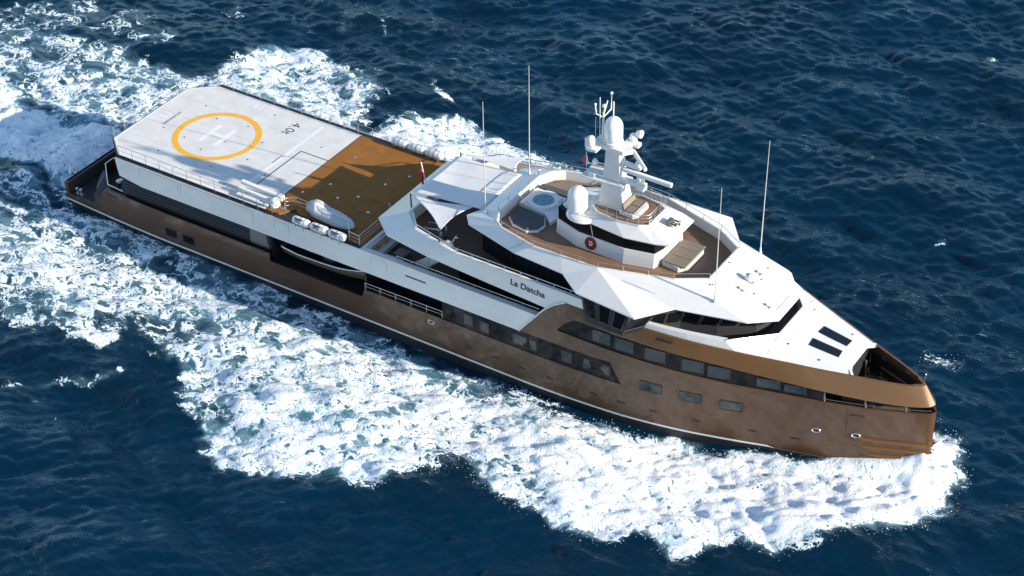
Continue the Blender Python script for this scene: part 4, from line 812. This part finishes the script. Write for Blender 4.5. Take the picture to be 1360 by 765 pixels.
def camball(x, y, z, name):
    m = M(); m.box((x, y, z+.1), (.42, .42, .5)); m.lathe((x, y, z+.35), [(.25, 0), (.3, .15), (.3, .45), (.22, .68), (0, .75)], 16); m.box((x-.22, y-.15, z+.55), (.3, .22, .75)); return m.build(name, PLASTIC, mast, bevel=.03)
camball(49.15, -1.15, 18.75, 'thermal_camera')
m = M(); m.lathe((51.35, 1.15, 18.95), [(0, 0), (.28, .02), (.3, .2), (.26, .5), (0, .55)], 14); m.lathe((51.75, 1.3, 19.55), [(0, -.28), (.2, -.22), (.32, .1), (.3, .22), (0, .25)], 14, 'X'); m.box((51.5, 1.05, 18.75), (.9, .5, .3)); m.build('searchlight', PLASTIC, mast, bevel=.03)
m = M(); prism(m, (51.0, 51.3, -.25, .25, 17.3), (51.0, 51.3, -.25, .25, 17.75)); m.box((51.9, .05, 17.58), (1.5, .34, .24)); m.lathe((52.45, .1, 17.7), [(.28, 0), (.28, .28), (0, .36)], 14); m.build('radar_arm', WHITE, mast)
m = M(); m.box((52.45, .1, 18.2), (2.9, .26, .3), rz=R(-42), tilt=R(-2)); m.build('radar_scanner', PLASTIC, mast, bevel=.08)
m = M(); m.box((52.0, -.15, 16.32), (1.9, .5, .3)); m.lathe((52.75, -.15, 16.45), [(.3, 0), (.3, .5), (.12, .62), (0, .62)], 14); m.box((52.85, -.15, 16.2), (.6, .6, .5)); m.build('radar_bracket', WHITE, mast, bevel=.03)
m = M(); m.box((53.3, -.15, 17.15), (4.0, .3, .34), rz=R(2), tilt=R(2)); m.build('radar_scanner', PLASTIC, mast, bevel=.08)
m = M(); m.tube([(49.45, 0, 18.95), (49.5, 0, 21.3), (49.75, .1, 22.3)], [.11, .08, .05], 8); m.tube([(49.0, -.35, 22.0), (49.05, -.3, 21.2), (49.5, 0, 20.9), (49.95, .3, 21.6), (49.95, .3, 22.9)], .05, 6); m.tube([(49.3, -.15, 19), (49.3, -.2, 22.6)], .03, 5); m.tube([(50.1, .35, 20.2), (50.1, .38, 22.2)], .045, 6); m.tube([(48.95, -.2, 19.0), (48.98, -.22, 20.9)], .02, 5)
for x, y, z, r_ in ((49.0, -.35, 22.05, .1), (49.55, 0, 21.9, .17), (49.95, .3, 22.95, .11), (50.05, .33, 20.3, .13)): m.lathe((x, y, z-.05), [(0, -r_), (r_, -r_*.4), (r_, r_*.5), (0, r_)], 10)
m.build('antenna_cluster', PLASTIC, mast)
m = M(); m.tube([(49.8, -.4, 17.0), (48.35, -.5, 17.0)], .05, 6); m.tube([(48.4, -.5, 16.1), (48.4, -.5, 17.95)], .022, 5); m.lathe((49.1, -.45, 17.05), [(.2, 0), (.22, .25), (.1, .45), (0, .45)], 10); m.build('signal_yard', PLASTIC, mast)
# whip antennas
for x, y, z, l, lean in ((60.87, 3.52, 11.1, 9.7, .12), (60.87, -3.52, 11.1, 9.7, .05), (41.16, 3.08, 11.55, 9.6, .05), (41.16, -3.08, 11.55, 9.6, .0)):
    m = M(); m.tube([(x, y, z), (x+lean*.4, y, z+l*.45), (x+lean, y, z+l)], [.045, .036, .02], 6); m.lathe((x, y, z), [(.13, 0), (.13, .1), (.075, .16), (.075, .45), (.05, .5)], 10); m.build('whip_antenna', ANTEN, Y0)
M().tube([(34.55, -3.45, 9.0), (34.5, -3.45, 11.05)], .06, 8).pair('awning_pole', BLACK, Y0); M().tube([(39.15, -6.4, 9.98), (39.12, -6.2, 10.95)], .065, 8).pair('awning_pole', BLACK, Y0)
# hot tub
tub = M(); oc = [(42.45, -.45), (45.0, -.75), (45.9, -1.55), (46.1, -.6), (45.5, .4), (45.45, 1.9), (42.55, 2.0)]
tub.slab(oc, 11.04, 11.38); tb_ = tub.build('hot_tub', WHITE, Y0, bevel=.03)
m = M(); ring(m, (43.95, .7), .86, 1.25, 11.5, 28)
m.lathe((43.95, .7, 11.3), [(1.25, 0), (1.25, .2)], 28); m.lathe((43.95, .7, 11.1), [(.86, .4), (.8, 0)], 28); m.build('tub_rim', PLASTIC, tb_)
m = M(); ring(m, (43.95, .7), 0, .86, 11.392, 28); m.build('tub_water', TUBW, tb_)
m = M()
for a, r_ in ((20, .5), (110, .5), (200, .5), (290, .5), (0, .05)): m.lathe((43.95+r_*math.cos(R(a)), .7+r_*math.sin(R(a)), 11.39), [(0, .03), (.07, .03), (.09, 0)], 8)
m.build('tub_jet', GREYM, tb_)
m = M(); m.tube([(42.6, -.5, 11.4), (42.55, -.5, 12.0), (43.0, -.6, 12.0), (43.0, -.6, 11.4)], .03, 6); m.build('grab_rail', STEEL, tb_); m = M(); m.tube([(45.4, .5, 11.4), (45.45, .5, 12.0), (45.4, 1.0, 12.0), (45.35, 1.0, 11.4)], .03, 6); m.build('grab_rail', STEEL, tb_)

# ------------------------------------------------------------------ things on board
def octpad(name, label, out, z, hb, hc, mb, mc, split=None):
    c = (sum(p[0] for p in out)/len(out), sum(p[1] for p in out)/len(out)); t = thing(name, label, 'sun pad', (c[0], c[1], z))
    rel = [(x-c[0], y-c[1]) for x, y in out]; M().slab(rel, 0, hb).build('base', mb, t, bevel=.03)
    ins = [(x*.93, y*.93) for x, y in rel]
    if not split: M().slab(ins, hb+.003, hb+hc).build('cushion', mc, t, bevel=.04)
    else:
        for k in range(split):
            x0 = min(p[0] for p in ins); x1 = max(p[0] for p in ins); y0 = min(p[1] for p in ins); y1 = max(p[1] for p in ins)
            a, b = y0+(y1-y0)*k/split, y0+(y1-y0)*(k+1)/split; M().slab([(x0, a+.01), (x1, a+.01), (x1, b-.01), (x0, b-.01)], hb+.003, hb+hc).build('cushion', mc, t, bevel=.03)
    return t
octpad('sun_pad', 'large charcoal sun pad with chamfered white base beside the hot tub', [(42.75, -1.05), (42.75, -2.35), (43.5, -3.0), (44.9, -3.25), (45.6, -2.75), (45.7, -1.85), (45.2, -1.0)], 11.04, .2, .16, WHITE, CUSH)
octpad('sun_pad', 'dark narrow sun pad along the far side of the hot tub', [(42.5, 2.1), (45.3, 2.1), (45.3, 2.75), (42.5, 2.75)], 11.04, .15, .18, WHITE, CUSH)
octpad('sun_pad', 'taupe sun pads laid side by side at the port corner of the sun deck', [(42.75, 2.9), (46.0, 3.0), (46.4, 4.9), (43.6, 4.35)], 11.04, .02, .12, WHITE, CUSHT)
octpad('sun_pad', 'taupe three-cushion sun pad on white base ahead of the hardtop house', [(55.45, -1.5), (56.9, -1.75), (57.45, -1.2), (57.45, 1.2), (56.9, 1.75), (55.45, 1.5)], 11.04, .42, .1, WHITE, CUSHT, split=3)
m = M()
t = thing('bench_seat', 'small taupe cushioned bench in front of the white mast', 'bench', (52.25, 0, 13.8)); M().slab([(-.75, -1.0), (.4, -1.05), (.7, -.8), (.7, .8), (.4, 1.05), (-.75, 1.0)], 0, .34).build('base', WHITE, t, bevel=.03)
for y in (-.48, .48): M().box((.05, y, .40), (.75, .9, .11)).build('cushion', CUSHT, t, bevel=.03)
M().box((-.52, 0, .6), (.16, 1.7, .45), tilt=R(-15)).build('backrest', CUSHT, t, bevel=.03)
# awnings
def sailsheet(name, label, cor, scal, sag=.18):
    a, b, c, d = [Vector(p) for p in cor]; n = 18; rows = []; cen = (a+b+c+d)/4
    for i in range(n+1):
        u = i/n; r = []
        for j in range(n+1):
            v = j/n; p = (a*(1-u)+b*u)*(1-v)+(d*(1-u)+c*u)*v; e = (a+(b-a)*u, d+(c-d)*u, a+(d-a)*v, b+(c-b)*v)
            sc = scal*(4*u*(1-u)*((1-v)**2+v**2)*1.0+4*v*(1-v)*((1-u)**2+u**2)*1.0)
            pc = p.lerp(cen, min(.3, sc)); pc.z = p.z-sag*16*u*(1-u)*v*(1-v)+.02*math.sin(u*9+v*5); r.append(tuple(pc))
        rows.append(r)
    o = M().grid(rows, True).build(name, SAIL, None, solid=.02); tag(o, label, 'awning'); return o
sailsheet('awning', 'large white rectangular sail awning over the aft owner deck', [(34.5, -3.05, 11.0), (40.6, -2.75, 11.36), (40.6, 2.9, 11.36), (34.5, 3.0, 11.0)], .016, .10)
def trisail(name, label, a, b, c, cur):
    a, b, c = Vector(a), Vector(b), Vector(c); n = 16; rows = []; cen = (a+b+c)/3
    for i in range(n+1):
        r = []
        for j in range(n+1):
            u = i/n; v = j/n*(1-u) if u < 1 else 0; w_ = 1-u-v; p = a*w_+b*u+c*v
            e = 4*(w_*u*(1-v)**3+u*v*(1-w_)**3+w_*v*(1-u)**3); q = p.lerp(cen, cur*e); q.z -= .5*u*v*w_*6*.4; r.append(tuple(q))
        rows.append(r)
    o = M().grid(rows, True).build(name, SAIL, None, solid=.02); tag(o, label, 'awning'); return o
trisail('awning', 'white triangular sail awning on the starboard side with its corner on a black pole', (34.5, -3.4, 10.95), (39.05, -6.05, 10.85), (39.9, -2.5, 11.3), .22)
trisail('awning', 'white triangular sail awning on the port side of the owner deck', (34.5, 3.4, 10.95), (39.2, 6.0, 10.85), (39.95, 3.1, 11.3), .22)
# flags
t = thing('ensign', 'furled red ensign on a white staff at the aft edge of the owner deck', 'flag', (33.35, .3, 9.25)); m = M(); m.tube([(0, 0, 0), (-.45, 0, 2.0)], .04, 8); m.lathe((-.45, 0, 2.0), [(0, .12), (.07, .06), (.07, 0)], 8); m.build('staff', PLASTIC, t)
m = M(); rows = []
for i in range(10):
    z = 1.55-1.5*i/9; rows.append([(-.36-.1*(1-i/9)+.14*math.cos(a)*(.6+.5*math.sin(i*.5)), .13*math.sin(a)*(1+.3*math.sin(a*3+i)), z) for a in np.linspace(0, 2*math.pi, 13)])
m.grid(rows).build('cloth', RED, t)
t = thing('courtesy_flag', 'small red and white pennant flying from the mast yard', 'flag', (48.4, -.5, 16.9))
M().add([(0, 0, .9), (-.45, .06, .1), (-.2, -.03, -.1), (0, 0, -.05)], [(0, 1, 2, 3)]).build('cloth', mat('flag_red', (.55, .03, .05), .7), t, solid=.01); M().add([(.02, 0, .85), (.0, 0, -.1), (.18, .05, -.05)], [(0, 1, 2)]).build('white_panel', HELI2, t, solid=.01)
# life rafts
def liferaft(label, loc, rz):
    t = thing('life_raft', label, 'life raft', loc, rz, 'life raft canisters along the deck edge')
    m = M(); r_ = .33; m.lathe((0, 0, .5), [(0, -.80), (.16, -.80), (.28, -.72), (r_, -.58), (r_, .58), (.28, .72), (.16, .80), (0, .80)], 20, 'X'); sh = m.build('canister', PLASTIC, t)
    m = M(); m.lathe((0, 0, .5), [(r_+.012, -.03), (r_+.012, .03)], 20, 'X'); m.lathe((0, 0, .5), [(r_+.008, -.45), (r_+.008, -.42)], 20, 'X'); m.lathe((0, 0, .5), [(r_+.008, .42), (r_+.008, .46)], 20, 'X'); m.build('strap', GREYM, sh)
    m = M(); A = [R(a) for a in np.linspace(-158, -78, 8)]
    fpt = lambda x, a: (x, (r_+.006)*math.cos(a+R(0)), .5+(r_+.006)*math.sin(a+R(0)))
    B = [R(a) for a in (112, 122, 130)]; m.strip([fpt(-.5, a) for a in B], [fpt(.3, a) for a in B], True); m.build('label_band', LABELB, sh)
    text('RFD', 'label_lettering', LABELB, sh, Matrix.Translation((-.08, -r_*.86-.02, .5+r_*.5+.01)) @ Matrix.Rotation(R(58), 4, 'X'), .30, .002, .012)
    m = M()
    m.box((0, 0, .09), (.84, .08, .06))
    for x in (-.42, .42): m.box((x, 0, .12), (.08, .62, .1)); m.tube([(x, -.36, -.12), (x, -.38, .42)], .035, 6); m.tube([(x, .3, 0), (x, .34, .42)], .035, 6)
    m.build('cradle', STEEL, t); return t
lr = liferaft('white life raft canister at the starboard deck edge, aftmost of three by the covered dinghy', (26.3, -6.92, 7.06), 0)
dup(lr, (28.07, -6.92, 7.06), 0, 'white life raft canister at the starboard deck edge, middle of three by the covered dinghy')
dup(lr, (29.84, -6.92, 7.06), 0, 'white life raft canister at the starboard deck edge, foremost of three by the covered dinghy')
dup(lr, (26.2, 6.62, 7.06), R(180), 'white life raft canister on the far port deck edge, nearest the helideck')
dup(lr, (27.95, 6.62, 7.06), R(180), 'white life raft canister on the far port deck edge, middle of its row')
dup(lr, (29.7, 6.62, 7.06), R(180), 'white life raft canister on the far port deck edge, nearest the awnings')
# covered dinghy
t = thing('covered_dinghy', 'small boat under a pale grey fabric cover on the brown deck', 'dinghy', (27.75, -4.95, 7.1), R(-6))
m = M(); rows = []; N_ = 22
for i in range(N_+1):
    u = i/N_; x = -2.3+4.75*u; wd = .80*min(1, (.55+u*2.2) if u < .2 else 1)*(1-max(0, (u-.55)/.45)**2.2)**.6 if u < 1 else .06
    pk = .42+.46*math.exp(-((u-.16)/.13)**2)+.16*math.exp(-((u-.55)/.22)**2); r = []
    for j in range(15):
        a = math.pi*j/14; c = math.cos(a); s = math.sin(a); ex = .8
        yy = wd*math.copysign(abs(c)**ex, c); zz = .34+(pk+.06*math.cos(j*2.3+i*1.9)+.05*math.sin(i*2.7-j*1.1))*s**1.1*(1-.35*u) - (.12*abs(c)**4)
        r.append((x+.12*math.sin(a*2+i)*.3, yy, zz))
    rows.append(r)
m.grid(rows); e0 = rows[0]; m.poly(e0); cv = m.build('cover', COVER, t, sub=1)
m = M(); rows = []
for i in range(12):
    u = i/11; x = -1.9+4.0*u; wd = .75*(1-u**3)+.05; rows.append([(x, -wd, .42), (x, -wd*.5, .22+.12*u*u), (x, 0, .14+.2*u*u), (x, wd*.5, .22+.12*u*u), (x, wd, .42)])
m.grid(rows).build('hull', GREYM, t)
m = M()
for x in (-1.3, -.2, .9):
    for y in (-.6, .6): m.tube([(x, y, 0), (x, y*.8, .34)], .045, 6)
    m.box((x, 0, .2), (.08, 1.3, .07))
m.build('chock', STEEL, t)
# folded boarding crane
t = thing('deck_crane', 'white folded knuckle-boom crane lying along the starboard helideck edge', 'crane', (21.0, -5.45, 7.1))
m = M(); m.box((0, .35, .58), (4.2, .34, .30), tilt=R(3)); m.box((1.9, .33, .52), (.5, .42, .44)); m.build('upper_boom', PLASTIC, t, bevel=.05)
m = M(); m.box((-.1, -.25, .42), (3.7, .26, .24), tilt=R(3)); m.box((-.2, -.7, .2), (3.2, .3, .14), tilt=R(1)); m.build('lower_boom', PLASTIC, t, bevel=.04)
m = M(); m.lathe((1.75, -.28, .05), [(.42, 0), (.42, .25), (.32, .32), (.32, .6), (.1, .72), (0, .72)], 20); m.build('slewing_base', PLASTIC, t, bevel=.02)
m = M(); m.tube([(-1.5, .02, .42), (.3, .02, .46), (1.4, .02, .5)], [.09, .09, .05], 8); m.tube([(-1.9, -.5, .28), (1.2, -.5, .3)], .05, 8); m.build('hydraulic_ram', STEEL, t)
m = M()
for x in (-1.7, -.9, .2): m.box((x, -.2, .12), (.22, 1.0, .22))
m.build('rest', PLASTIC, t)
# rescue boat in the side bay
for s, lab in ((-1, 'long olive-brown tender with grey gunwale stowed in the dark starboard side bay'),):
    t = thing('tender', lab, 'boat', (27.8, s*5.75, 2.95))
    m = M(); rim_ = M(); rows = []; N_ = 26; ra = []
    for i in range(N_+1):
        u = i/N_; x = -4.1+8.2*u; wd = 1.0*(1-max(0, (u-.5)/.5)**2.4)**.7 if u < 1 else .03; wd *= min(1, .75+u*1.2); sh = 1.05+.28*u**2; ke = .18*u**3
        row = [(x, -wd, sh), (x, -wd*.93, sh*.62+ke), (x, -wd*.6, .25+ke), (x, 0, ke), (x, wd*.6, .25+ke), (x, wd*.93, sh*.62+ke), (x, wd, sh)]
        rows.append(row); ra.append((x, -wd, sh))
    m.grid(rows); m.poly(rows[0]); m.build('hull', OLIVE, t)
    rim_.tube(ra, .085, 8); rim_.tube([(x, -y, z) for x, y, z in ra], .085, 8); rim_.tube([ra[0], (ra[0][0], -ra[0][1], ra[0][2])], .085, 8); rim_.build('gunwale', STEEL, t)
    m = M(); m.strip([(x, y*.95, z-.12) for x, y, z in ra], [(x, -y*.95, z-.12) for x, y, z in ra]); m.build('cockpit_cover', BLACK, t)
    m = M(); m.tube([(-1.8, -.6, .9), (-1.8, -.6, 1.5), (-1.2, -.6, 1.5)], .03, 6); m.box((.3, 0, 1.25), (1.0, .8, .5)); m.build('console', GREYM, t)
# aft sofa with pillows on the upper deck
t = thing('sofa', 'pale grey L-shaped sofa in the corner of the upper deck below the brown deck', 'sofa', (32.9, -5.0, 6.05))
M().slab([(-.6, -1.5), (.35, -1.5), (.35, -.65), (.35, 3), (-.6, 3)], 0, .42).build('seat', WHITEM, t, bevel=.03); M().slab([(.36, -1.5), (2.3, -1.5), (2.3, -.7), (.36, -.7)], 0, .42).build('chaise', WHITEM, t, bevel=.03)
M().slab([(-.62, -1.5), (-.42, -1.5), (-.42, 3), (-.62, 3)], .42, .9).build('backrest', WHITEM, t, bevel=.03)
for k, (x, y, rz, lab) in enumerate(((32.62, -6.05, 0, 'ochre pillow against the sofa back, nearest the starboard bulwark'), (32.62, -5.35, 4, 'ochre pillow against the sofa back, second from the starboard bulwark'), (32.62, -4.5, -4, 'ochre pillow against the sofa back, farthest from the starboard bulwark'), (33.8, -6.25, 90, 'ochre pillow on the chaise end of the sofa'))):
    o = M().box((0, 0, .24), (.18, .5, .44), tilt=R(-14)).build('pillow', PILL, None, bevel=.07); o.location = (x, y, 6.47); o.rotation_euler = (0, 0, R(rz)); tag(o, lab, 'pillow', 'ochre pillows on the aft sofa')
t = thing('coffee_table', 'dark low coffee table in front of the pale sofa', 'table', (34.5, -4.9, 6.05)); M().box((0, 0, .36), (1.0, .9, .06)).build('tabletop', GREYM, t)
for x in (-.4, .4):
    for y in (-.35, .35): M().box((x, y, .165), (.06, .06, .33)).build('leg', BLACK, t)
# stair from upper deck with glass sides
t = thing('stairway', 'pale grey stair with glass side rising from the upper deck to the deck above', 'stairs', (38.4, -5.55, 6.05))
m = M()
for k in range(9): m.box((-1.5+k*.3, 0, .16+k*.28), (.32, .85, .05))
m.build('treads', WHITEM, t); M().add([(-1.7, -.45, 0), (1.2, -.45, 2.6), (1.2, -.45, 3.0), (.2, -.45, 2.6), (-1.9, -.45, .8)], [(0, 1, 2, 3, 4)]).build('side_panel', mat('frosted_glass', (.35, .38, .4), .25), t, solid=.02)
m = M(); m.tube([(-1.9, -.45, .85), (.6, -.45, 2.8)], .025, 6); m.tube([(-1.7, -.45, 0), (-1.9, -.45, .85)], .025, 6); m.tube([(-.6, -.45, 1.1), (-.6, -.45, 1.9)], .02, 6); m.build('handrail', STEEL, t)
# gym machines
t = thing('treadmill', 'dark treadmill with a tall bent steel handrail on the owner deck under the awning', 'treadmill', (37.6, -4.9, 9.0), R(8))
M().box((0, 0, .12), (1.9, .75, .18)).build('running_deck', BLACK, t, bevel=.03)
m = M()
for y in (-.4, .4): m.tube([(-.7, y, .2), (-.55, y, 1.0), (.5, y, 1.1), (.85, y, .95), (.85, y, .2)], .035, 6)
m.tube([(.5, -.4, 1.1), (.5, .4, 1.1)], .035, 6); m.build('handrail', STEEL, t); M().box((.75, 0, 1.2), (.1, .6, .4), tilt=R(20)).build('console', BLACK, t, bevel=.02)
t = thing('exercise_bike', 'light grey exercise machine with raked handlebar on the owner deck beside the rail', 'exercise machine', (39.3, -5.75, 9.0), R(12))
m = M(); m.tube([(-1.1, 0, .15), (1.0, 0, .15)], .06, 6); m.tube([(.8, -.4, .06), (.8, .4, .06)], .07, 6); m.tube([(-.9, -.3, .06), (-.9, .3, .06)], .07, 6); m.tube([(.3, 0, .15), (.75, 0, 1.25), (1.0, 0, 1.3)], .05, 6); m.tube([(.75, -.35, 1.25), (.75, .35, 1.25)], .04, 6); m.build('frame', STEEL, t)
m = M(); m.lathe((.2, -.12, .5), [(0, 0), (.38, 0), (.38, .22), (0, .22)], 18, 'Y'); m.box((-.6, 0, .45), (.9, .4, .25)); m.build('flywheel_housing', WHITEM, t, bevel=.03); M().box((-.45, 0, .95), (.4, .3, .1)).build('saddle', BLACK, t, bevel=.03); M().tube([(-.45, 0, .4), (-.45, 0, .95)], .04, 6).build('seat_post', STEEL, t)
# life ring by the arch
t = thing('life_ring', 'orange and dark life ring hung on the black wall beside the white arch', 'life ring', (47.6, -5.78, 7.5))
m = M(); A = [R(a) for a in range(0, 361, 15)]; m.tube([(.36*math.cos(a), -.1, .36*math.sin(a)) for a in A], .085, 8, False); m.build('ring', mat('life_ring_dark', (.10, .03, .015), .5), t)
m = M()
for c_ in (45, 135, 225, 315): m.tube([(.36*math.cos(R(a)), -.1, .36*math.sin(R(a))) for a in (c_-10, c_, c_+10)], .09, 8, False)
m.build('reflective_band', STEEL, t)

# ------------------------------------------------------------------ spray thrown off the bow wave: uncountable droplets, one object
sel = np.argwhere((dens > .10) & (dens < .9) & (X > 44) & (X < 82) & (hd > .5) & (np.abs(Y) < 24)); rs = np.random.RandomState(3)
sel = sel[rs.permutation(len(sel))[:9000]]; V_ = []; F_ = []
for i_, j_ in sel:
    x, y, h = X[i_, j_]+rs.randn()*.2, Y[i_, j_]+rs.randn()*.2, H[i_, j_]+abs(rs.randn())*.2+.02
    r_ = .008+.032*rs.rand()**3; o_ = len(V_); V_ += [(x+r_, y, h-r_*.5), (x-r_*.6, y+r_*.8, h-r_*.5), (x-r_*.6, y-r_*.8, h-r_*.4), (x+r_*.1, y, h+r_*(.6+rs.rand()))]
    F_ += [(o_, o_+1, o_+3), (o_+1, o_+2, o_+3), (o_+2, o_, o_+3), (o_, o_+2, o_+1)]
me_ = D.meshes.new('spray'); me_.from_pydata(V_, [], F_); me_.update(); o = D.objects.new('spray', me_); COL.objects.link(o); me_.materials.append(mat('spray_white', (.88, .9, .92), .8)); o['kind'] = 'stuff'
tag(o, 'fine white spray droplets flying along the edge of the bow wave', 'spray')
